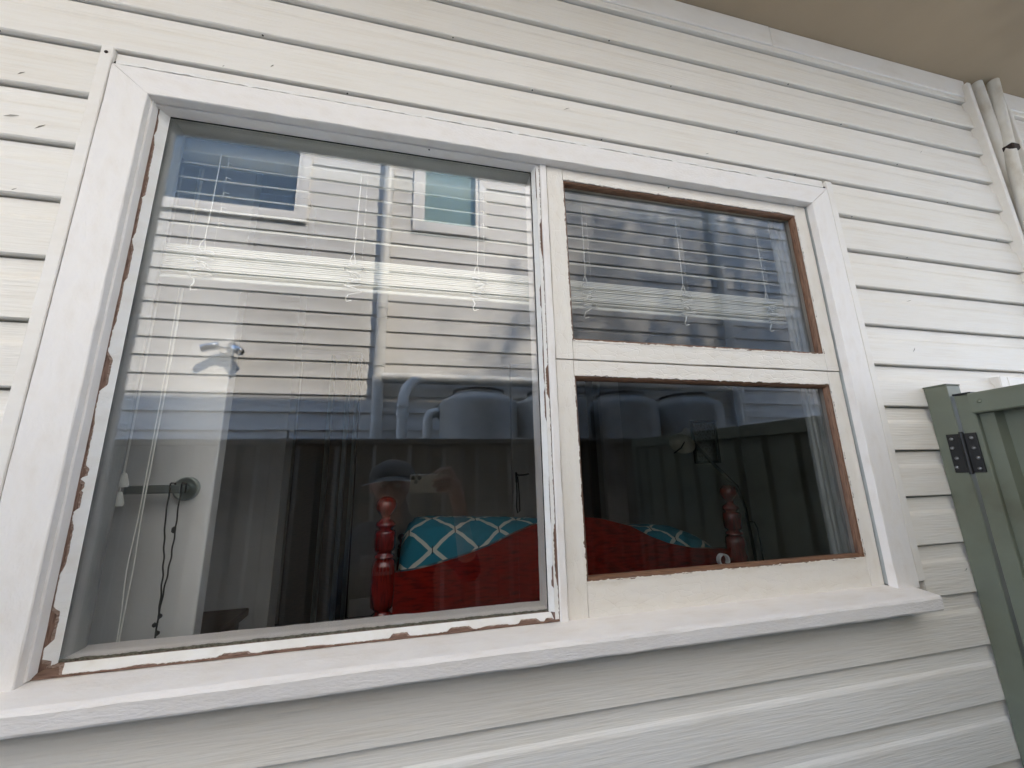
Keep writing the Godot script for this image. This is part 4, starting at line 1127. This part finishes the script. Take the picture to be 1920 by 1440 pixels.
# ------------------------------------------------------------------ venetian blind
func build_blind() -> void:
	var b := thing("venetian_blind", "white venetian blind half raised behind the panes with knotted cords", "blind", V(0.27, 2.3, -0.12))
	var x0 := -0.548
	var x1 := 1.085
	obj("headrail", bx(V(x0, 2.284, -0.150), V(x1, 2.325, -0.102), 0.002), M.slat_white, b)
	var ys := [2.261, 2.222, 2.183, 2.144, 2.104]
	for y in ys:
		var k := Kit.new()
		var d := V(0, sin(deg_to_rad(34)), -cos(deg_to_rad(34)))
		var c := V(0, y + 0.012, -0.126)
		var nrm := V(0, cos(deg_to_rad(34)), sin(deg_to_rad(34)))
		var pr := PackedVector2Array()
		for q in [[-0.0225, 0.0], [0.0, 0.0016], [0.0225, 0.0], [0.0225, -0.0022], [0.0, -0.0006], [-0.0225, -0.0022]]: pr.append(Vector2(q[0], q[1]))
		k.run(pr, c + V(x0, 0, 0), d, nrm, Vector3.RIGHT, x1 - x0, 8, 0.0008, wob)
		obj("slat", k, M.slat_white, b)
	for i in 13:
		var y := 1.988 + i * 0.0050
		var k := Kit.new()
		k.box(V(x0 + rng.randf_range(0, 0.004), y, -0.150 + rng.randf_range(-0.002, 0.002)), V(x1 - rng.randf_range(0, 0.004), y + 0.0040, -0.102 + rng.randf_range(-0.0015, 0.0015)), 0.0006)
		obj("slat", k, M.slat_white, b)
	obj("bottom_rail", bx(V(x0, 1.971, -0.152), V(x1, 1.980, -0.100), 0.002), M.slat_white, b)
	for x in [-0.455, -0.152, 0.137, 0.425, 0.722, 1.005]:
		var k := Kit.new()
		k.tube(PackedVector3Array([V(x, 2.284, -0.098), V(x - 0.002, 2.14, -0.097), V(x - 0.004, 2.066, -0.096), V(x - 0.010, 2.054, -0.095), V(x - 0.012, 2.043, -0.095), V(x - 0.004, 2.034, -0.095)]), 0.0010, 6)
		k.tube(PackedVector3Array([V(x - 0.004, 2.066, -0.096), V(x - 0.001, 2.05, -0.095), V(x, 2.034, -0.095)]), 0.0010, 6)
		k.tube(PackedVector3Array([V(x + 0.014, 2.30, -0.101), V(x + 0.014, 2.05, -0.099)]), 0.00022, 5)
		for y in ys: k.tube(PackedVector3Array([V(x + 0.012, y + 0.022, -0.128), V(x + 0.014, y + 0.008, -0.104), V(x + 0.0145, y - 0.004, -0.103)]), 0.0008, 5)
		var pts := PackedVector3Array()
		for i in 90:
			var t := i / 89.0
			pts.append(V(x + 0.021 * sin(t * 41.0 + x * 9.0) * (0.7 + 0.3 * sin(t * 9.0)), 2.034 - 0.062 * t + 0.004 * sin(t * 31.0 + x * 5.0), -0.091 + 0.006 * cos(t * 53.0)))
		pts.append(V(x - 0.010, 1.960, -0.094)); pts.append(V(x - 0.015, 1.950, -0.094)); pts.append(V(x - 0.013, 1.942, -0.094)); pts.append(V(x - 0.002, 1.946, -0.094))
		k.tube(pts, 0.0016, 5)
		obj("cord", k, M.cord_white, b)
	# lift cords and tilt cords with tassels at the left end
	for q in [[-0.5245, 0.0], [-0.5185, 0.9], [-0.516, 2.0]]:
		var k := Kit.new()
		var pts := PackedVector3Array()
		for i in 40:
			var t := i / 39.0
			pts.append(V(q[0] + 0.0035 * sin(t * 3.0 + q[1]) * t - 0.004 * exp(-pow((t - 0.76) / 0.05, 2.0)) * (1.0 if q[1] < 0.5 else -0.6), lerpf(2.284, 1.12, t), -0.158 + 0.002 * sin(t * 11.0)))
		k.tube(pts, 0.0011, 6)
		obj("pull_cord", k, M.cord_white, b)
	for q in [[-0.5610, 1.560], [-0.5630, 1.524]]:
		var k := Kit.new()
		k.tube(PackedVector3Array([V(q[0] + 0.002, 2.284, -0.160), V(q[0], q[1] + 0.01, -0.160)]), 0.0007, 5)
		obj("tilt_cord", k, M.cord_white, b)
		k = Kit.new()
		k.lathe(PackedVector2Array([Vector2(0, -0.013), Vector2(0.0085, -0.012), Vector2(0.0098, -0.007), Vector2(0.007, 0.004), Vector2(0.0045, 0.013), Vector2(0.0028, 0.015), Vector2(0, 0.016)]), V(q[0], q[1], -0.160), Vector3.UP, 18)
		obj("tassel", k, M.slat_white, b)

# ------------------------------------------------------------------ green gate
func build_gate() -> void:
	var gx := 1.345
	var p := thing("gate_post", "green square steel gate post fixed against the white weatherboards", "post", V(gx + 0.025, 0, 0.043))
	obj("tube", bx(V(gx, 0, 0.0165), V(gx + 0.05, 1.757, 0.066), 0.002), M.gate_green, p)
	obj("top_cap", bx(V(gx - 0.001, 1.757, 0.0155), V(gx + 0.051, 1.7605, 0.067), 0.001), M.gate_green, p)
	var g := thing("gate", "green corrugated steel gate with a black hinge, closing off the side passage", "gate", V(gx + 0.02, 0, 0.08))
	obj("stile", bx(V(gx, 0.08, 0.0745), V(gx + 0.04, 1.725, 0.1075), 0.002), M.gate_green, g)
	obj("stile_cap", bx(V(gx - 0.002, 1.725, 0.073), V(gx + 0.042, 1.730, 0.109), 0.001), M.black_metal, g)
	var k := Kit.new()
	k.run(PackedVector2Array([Vector2(-0.012, 1.675), Vector2(-0.014, 1.678), Vector2(-0.014, 1.722), Vector2(-0.012, 1.725), Vector2(0.026, 1.725), Vector2(0.026, 1.675)]), V(gx, 0, 0.1085), Vector3.RIGHT, V(0, 1, 0), V(0, 0.028, 1).normalized(), 1.36, 1, 0.0, null, 0.0, 0.0)
	obj("top_rail", k, M.gate_green, g)
	obj("bottom_rail", bx(V(gx, 0.1, 0.1085), V(gx + 0.03, 0.15, 1.46), 0.003), M.gate_green, g)
	obj("stile", bx(V(gx, 0.08, 1.462), V(gx + 0.04, 1.76, 1.50), 0.002), M.gate_green, g)
	# folded sheet
	k = Kit.new()
	var path := []
	var z := 0.1060
	while z < 1.46:
		for q in [[0.0, 0.012], [0.028, 0.012], [0.034, 0.034], [0.105, 0.034], [0.112, 0.012]]:
			if z + q[0] < 1.46: path.append(Vector2(z + q[0], gx + q[1]))
		z += 0.145
	for i in path.size() - 1:
		k.quad(V(path[i].y, 0.12, path[i].x), V(path[i + 1].y, 0.12, path[i + 1].x), V(path[i + 1].y, 1.70, path[i + 1].x), V(path[i].y, 1.70, path[i].x), Vector3.LEFT)
	obj("sheet", k, M.gate_green, g)
	k = Kit.new()
	k.box(V(gx - 0.0035, 1.533, 0.040), V(gx - 0.0004, 1.629, 0.0700), 0.0006); k.box(V(gx - 0.0036, 1.533, 0.0745), V(gx - 0.0005, 1.629, 0.099), 0.0006)
	k.tube(PackedVector3Array([V(gx - 0.004, 1.529, 0.0715), V(gx - 0.004, 1.633, 0.0715)]), 0.0048, 12)
	var hg := obj("hinge", k, M.black_metal, g)
	for q in [[0.050, 1.617], [0.0465, 1.594], [0.0505, 1.568], [0.046, 1.546], [0.089, 1.617], [0.0885, 1.592], [0.0915, 1.568], [0.089, 1.542]]:
		k = Kit.new(); k.lathe(PackedVector2Array([Vector2(0.0042, 0), Vector2(0.0042, 0.0012), Vector2(0.003, 0.0026), Vector2(0, 0.003)]), V(gx - 0.0036, q[1], q[0]), Vector3.LEFT, 12); obj("screw", k, M.screw, hg)
	k = Kit.new(); k.lathe(PackedVector2Array([Vector2(0.0045, 0), Vector2(0.0045, 0.001), Vector2(0.003, 0.0028), Vector2(0, 0.003)]), V(gx - 0.0142, 1.702, 0.1275), Vector3.LEFT, 12); obj("screw", k, M.gate_green, g)
	# white framed opening further along the wall
	var w := thing("meter_box", "white framed meter box on the weatherboards behind the gate", "meter box", V(1.9, 1.5, 0.02))
	for q in [[V(1.635, 1.2, 0.004), V(1.668, 1.80, 0.03)], [V(2.07, 1.2, 0.004), V(2.10, 1.80, 0.03)], [V(1.668, 1.77, 0.004), V(2.07, 1.80, 0.03)], [V(1.668, 1.2, 0.004), V(2.07, 1.23, 0.03)]]:
		obj("frame", bx(q[0], q[1], 0.002), M.vinyl_trim, w)
	obj("door", bx(V(1.672, 1.234, 0.004), V(2.066, 1.766, 0.0205), 0.002), M.vinyl_trim, w)

# ------------------------------------------------------------------ rain tanks
func build_tanks() -> void:
	var names := ["first pale rain tank from the left, with a white inlet elbow on its side", "second pale rain tank from the left, half hidden by the mullion", "third pale rain tank from the left, in the lower sash", "rightmost pale rain tank, behind the mirrored lamp shade"]
	var first: Node3D = null
	for i in 4:
		var t: Node3D
		if first == null:
			first = thing("rain_tank", names[0], "water tank", V(0.447, 0, 2.12), "rain tanks along the neighbouring wall")
			var k := Kit.new()
			k.lathe(PackedVector2Array([Vector2(0, 0), Vector2(0.285, 0), Vector2(0.293, 0.02), Vector2(0.293, 0.8), Vector2(0.297, 0.82), Vector2(0.293, 0.84), Vector2(0.293, 1.55), Vector2(0.297, 1.57), Vector2(0.293, 1.59), Vector2(0.293, 2.07), Vector2(0.288, 2.095), Vector2(0.27, 2.115), Vector2(0.22, 2.14), Vector2(0.19, 2.152), Vector2(0.188, 2.175), Vector2(0, 2.175)]), V(0.447, 0, 2.12), Vector3.UP, 48)
			obj("body", k, M.tank, first)
			k = Kit.new()
			k.lathe(PackedVector2Array([Vector2(0.196, 2.176), Vector2(0.198, 2.180), Vector2(0.196, 2.190), Vector2(0.16, 2.2), Vector2(0, 2.205)]), V(0.447, 0, 2.12), Vector3.UP, 40)
			var lid := obj("lid", k, M.black_metal, first)
			k = Kit.new(); k.box(V(0.40, 2.203, 2.09), V(0.49, 2.222, 2.15), 0.005); obj("lid_handle", k, M.black_metal, lid)
			for y in [1.98, 2.05]:
				obj("label_plate", bx(V(0.40, y, 2.12 - 0.2945), V(0.50, y + 0.006, 2.12 - 0.2885), 0.001), M.tank, first)
			t = first
		else:
			t = first.duplicate()
			t.name = numbered("rain_tank")
			add_child(t)
			t.position = V([0.447, 1.035, 1.63, 2.235][i], 0, 2.12)
			tag(t, names[i], "water tank", "rain tanks along the neighbouring wall")

# ------------------------------------------------------------------ the photographer, seen in the glass
func build_person() -> void:
	var P := thing("person", "person in a grey cap and dark shirt holding a phone, faintly mirrored in the pane", "person", V(-0.07, 0, 1.12))
	# body: shirt, arms and trousers as separate garments over one figure
	var f := Flesh.new(V(-0.42, 0.0, 0.80), V(0.42, 1.48, 1.36), 0.013)
	var hip := V(-0.07, 0.90, 1.14)
	f.limb(V(-0.07, 1.36, 1.11), V(-0.09, 1.45, 1.07), 0.052, 0.05, 0.03)
	f.limb(V(-0.20, 1.29, 1.13), V(0.06, 1.29, 1.13), 0.075, 0.075, 0.05)
	f.limb(V(-0.14, 1.22, 1.13), V(0.0, 1.22, 1.13), 0.115, 0.115, 0.06)
	f.limb(V(-0.12, 1.05, 1.13), V(-0.02, 1.05, 1.13), 0.115, 0.115, 0.06)
	f.limb(hip + V(-0.06, 0, 0), hip + V(0.06, 0, 0), 0.12, 0.12, 0.06)
	for s in [-1.0, 1.0]:
		f.limb(hip + V(s * 0.09, -0.05, 0), V(-0.07 + s * 0.10, 0.48, 1.12), 0.085, 0.056, 0.04)
		f.limb(V(-0.07 + s * 0.10, 0.48, 1.12), V(-0.07 + s * 0.11, 0.09, 1.14), 0.056, 0.04, 0.03)
		f.limb(V(-0.07 + s * 0.11, 0.05, 1.15), V(-0.07 + s * 0.13, 0.045, 0.99), 0.045, 0.04, 0.03)
	# right arm up to the phone, left arm supporting below it
	f.limb(V(0.085, 1.29, 1.13), V(0.235, 1.16, 1.02), 0.06, 0.045, 0.03)
	f.limb(V(0.235, 1.16, 1.02), V(0.228, 1.195, 1.0), 0.050, 0.050, 0.02)
	f.limb(V(-0.225, 1.29, 1.13), V(-0.29, 1.06, 1.07), 0.06, 0.045, 0.03)
	f.limb(V(-0.29, 1.06, 1.07), V(-0.29, 0.84, 1.00), 0.043, 0.03, 0.02)
	f.limb(V(-0.29, 0.84, 1.00), V(-0.285, 0.76, 0.97), 0.032, 0.028, 0.02)
	var k := Kit.new(); f.into(k)
	obj("body", k, M.shirt, P)
	# head
	var hc := V(-0.105, 1.525, 1.035)
	f = Flesh.new(hc + V(-0.12, -0.17, -0.14), hc + V(0.12, 0.13, 0.13), 0.0048)
	f.limb(hc + V(0, 0.02, 0.012), hc + V(0, 0.03, 0.02), 0.083, 0.083, 0.02)
	f.limb(hc + V(0, -0.03, -0.018), hc + V(0, -0.085, -0.05), 0.066, 0.036, 0.03)
	f.limb(hc + V(0, -0.07, 0.03), hc + V(0.02, -0.16, 0.06), 0.052, 0.052, 0.03)
	f.limb(hc + V(0, 0.005, -0.085), hc + V(0, -0.032, -0.103), 0.009, 0.015, 0.014)
	for s in [-1.0, 1.0]:
		f.limb(hc + V(s * 0.015, 0.018, -0.082), hc + V(s * 0.045, 0.016, -0.07), 0.010, 0.009, 0.012)
		f.limb(hc + V(s * 0.037, -0.028, -0.062), hc + V(s * 0.04, -0.03, -0.06), 0.022, 0.022, 0.02)
		f.limb(hc + V(s * 0.083, 0.015, 0.012), hc + V(s * 0.084, -0.025, 0.006), 0.012, 0.009, 0.006)
	f.limb(hc + V(-0.018, -0.064, -0.082), hc + V(0.018, -0.064, -0.082), 0.009, 0.009, 0.008)
	k = Kit.new(); f.into(k)
	obj("head", k, M.skin, P)
	for s in [-1.0, 1.0]:
		k = Kit.new(); k.lathe(PackedVector2Array([Vector2(0, -0.008), Vector2(0.008, -0.004), Vector2(0.010, 0.002), Vector2(0.007, 0.008), Vector2(0, 0.010)]), hc + V(s * 0.031, 0.0, -0.074), V(0, 0, -1), 14); obj("eye", k, M.eye, P)
		k = Kit.new(); k.lathe(PackedVector2Array([Vector2(0, 0.0), Vector2(0.0045, 0.0), Vector2(0, 0.0025)]), hc + V(s * 0.031, 0.0, -0.0835), V(0, 0, -1), 12); obj("iris", k, M.lens_black, P)
	k = Kit.new(); k.tube(PackedVector3Array([hc + V(-0.024, -0.063, -0.084), hc + V(0, -0.0615, -0.0925), hc + V(0.024, -0.063, -0.084)]), 0.004, 8); obj("mouth", k, M.lip, P)
	k = Kit.new()
	f = Flesh.new(hc + V(-0.12, -0.10, -0.06), hc + V(0.12, 0.10, 0.14), 0.006)
	f.limb(hc + V(0, 0.02, 0.035), hc + V(0, -0.055, 0.045), 0.086, 0.062, 0.02)
	f.into(k); obj("hair", k, M.hair, P)
	# cap: crown and curved peak, worn slightly tilted
	var cap := PackedVector2Array()
	for i in 13:
		var a := i / 12.0 * PI * 0.5
		cap.append(Vector2(0.0985 * cos(a), 0.072 * sin(a)))
	k = Kit.new(); k.lathe(cap, hc + V(0, 0.038, 0.012), V(-0.08, 1, 0.12).normalized(), 36)
	k.lathe(PackedVector2Array([Vector2(0.0975, -0.02), Vector2(0.099, 0.0)]), hc + V(0, 0.038, 0.012), V(-0.08, 1, 0.12).normalized(), 36)
	obj("cap", k, M.cap_grey, P)
	var pts := []; var uvs := []
	for r in 6:
		var row := PackedVector3Array(); var ur := PackedVector2Array()
		for c in 17:
			var a := lerpf(-0.95, 0.95, c / 16.0)
			var rad := 0.097 + 0.062 * (r / 5.0) * cos(a * 0.85)
			row.append(hc + V(rad * sin(a), 0.038 + 0.006 * sin(a) - 0.018 * (r / 5.0) - 0.022 * pow(absf(sin(a)), 2.0), 0.012 - rad * cos(a)))
			ur.append(Vector2(rad, a))
		pts.append(row); uvs.append(ur)
	k = Kit.new(); k.sheet(pts, uvs, Vector3.UP); obj("peak", k, M.cap_grey, P)
	k = Kit.new()
	var edge := PackedVector3Array()
	for q in pts[5]: edge.append(q)
	k.tube(edge, 0.0028, 6); obj("peak_edge", k, M.cap_edge, P)
	k = Kit.new(); k.box(V(-0.215, 1.165, 0.998), V(-0.085, 1.245, 1.010), 0.002); obj("shirt_badge", k, M.badge, P)
	for y in [1.225, 1.19]:
		for i in 8:
			if i == 3: continue
			obj("badge_mark", bx(V(-0.205 + i * 0.014, y - 0.010, 0.9965), V(-0.196 + i * 0.014, y + 0.008, 0.9985)), M.shirt, P)
	# right hand round the end of the phone: four fingers over its back, thumb in front
	var w := V(0.178, 1.43, 0.865)
	f = Flesh.new(V(0.03, 1.12, 0.770), V(0.29, 1.60, 1.06), 0.0040)
	f.limb(V(0.235, 1.16, 1.02), w, 0.042, 0.028, 0.01)
	f.limb(w, V(0.165, 1.475, 0.845), 0.028, 0.030, 0.012)
	f.limb(V(0.165, 1.475, 0.845), V(0.158, 1.525, 0.832), 0.024, 0.022, 0.012)
	f.limb(V(0.150, 1.48, 0.835), V(0.148, 1.53, 0.828), 0.018, 0.018, 0.012)
	var fin := [[V(0.152, 1.548, 0.822), V(0.132, 1.586, 0.812), V(0.098, 1.583, 0.804), V(0.080, 1.574, 0.800)], [V(0.150, 1.533, 0.818), V(0.128, 1.549, 0.797), V(0.090, 1.545, 0.7935), V(0.066, 1.541, 0.7945)], [V(0.150, 1.515, 0.818), V(0.130, 1.527, 0.797), V(0.092, 1.524, 0.7935), V(0.069, 1.521, 0.7945)], [V(0.152, 1.496, 0.820), V(0.134, 1.506, 0.798), V(0.104, 1.504, 0.7945), V(0.085, 1.502, 0.795)]]
	for q in fin:
		f.limb(q[0], q[1], 0.0105, 0.0095, 0.004)
		f.limb(q[1], q[2], 0.0092, 0.0082, 0.003)
		f.limb(q[2], q[3], 0.0082, 0.0072, 0.003)
	f.limb(V(0.160, 1.488, 0.850), V(0.135, 1.515, 0.835), 0.0125, 0.011, 0.006)
	f.limb(V(0.135, 1.515, 0.835), V(0.105, 1.525, 0.823), 0.0105, 0.009, 0.004)
	k = Kit.new(); f.into(k); obj("hand", k, M.skin, P)
	# left hand hanging, slightly curled
	f = Flesh.new(V(-0.34, 0.56, 0.86), V(-0.23, 0.80, 1.02), 0.004)
	f.limb(V(-0.285, 0.77, 0.97), V(-0.283, 0.70, 0.955), 0.026, 0.03, 0.012)
	for i in 4:
		var zz := 0.93 + i * 0.0165
		var ln: float = [0.9, 1.0, 0.95, 0.78][i]
		var a := V(-0.283, 0.685, zz)
		var b := a + V(0.006, -0.038 * ln, -0.003)
		var c := b + V(0.012, -0.026 * ln, -0.001)
		f.limb(a, b, 0.0095, 0.0088, 0.004); f.limb(b, c, 0.0085, 0.0078, 0.003); f.limb(c, c + V(0.012, -0.014, 0), 0.0078, 0.0068, 0.003)
	f.limb(V(-0.278, 0.735, 0.935), V(-0.262, 0.695, 0.905), 0.012, 0.010, 0.006); f.limb(V(-0.262, 0.695, 0.905), V(-0.252, 0.665, 0.90), 0.0098, 0.008, 0.003)
	k = Kit.new(); f.into(k); obj("hand", k, M.skin, P)
	# phone
	var ph := thing("phone", "pale phone with three camera lenses held up in a hand, mirrored in the pane", "phone", V(0.05, 1.531, 0.806))
	obj("body", bx(V(-0.024, 1.4945, 0.8035), V(0.123, 1.567, 0.8115), 0.003), M.phone_back, ph)
	for q in [[-0.011, 1.553], [0.012, 1.553], [-0.0005, 1.537]]:
		k = Kit.new(); k.lathe(PackedVector2Array([Vector2(0, 0), Vector2(0.0075, 0), Vector2(0.0075, 0.0012), Vector2(0.006, 0.0016), Vector2(0, 0.0016)]), V(q[0], q[1], 0.8035), V(0, 0, -1), 20)
		obj("lens", k, M.lens_black, ph)
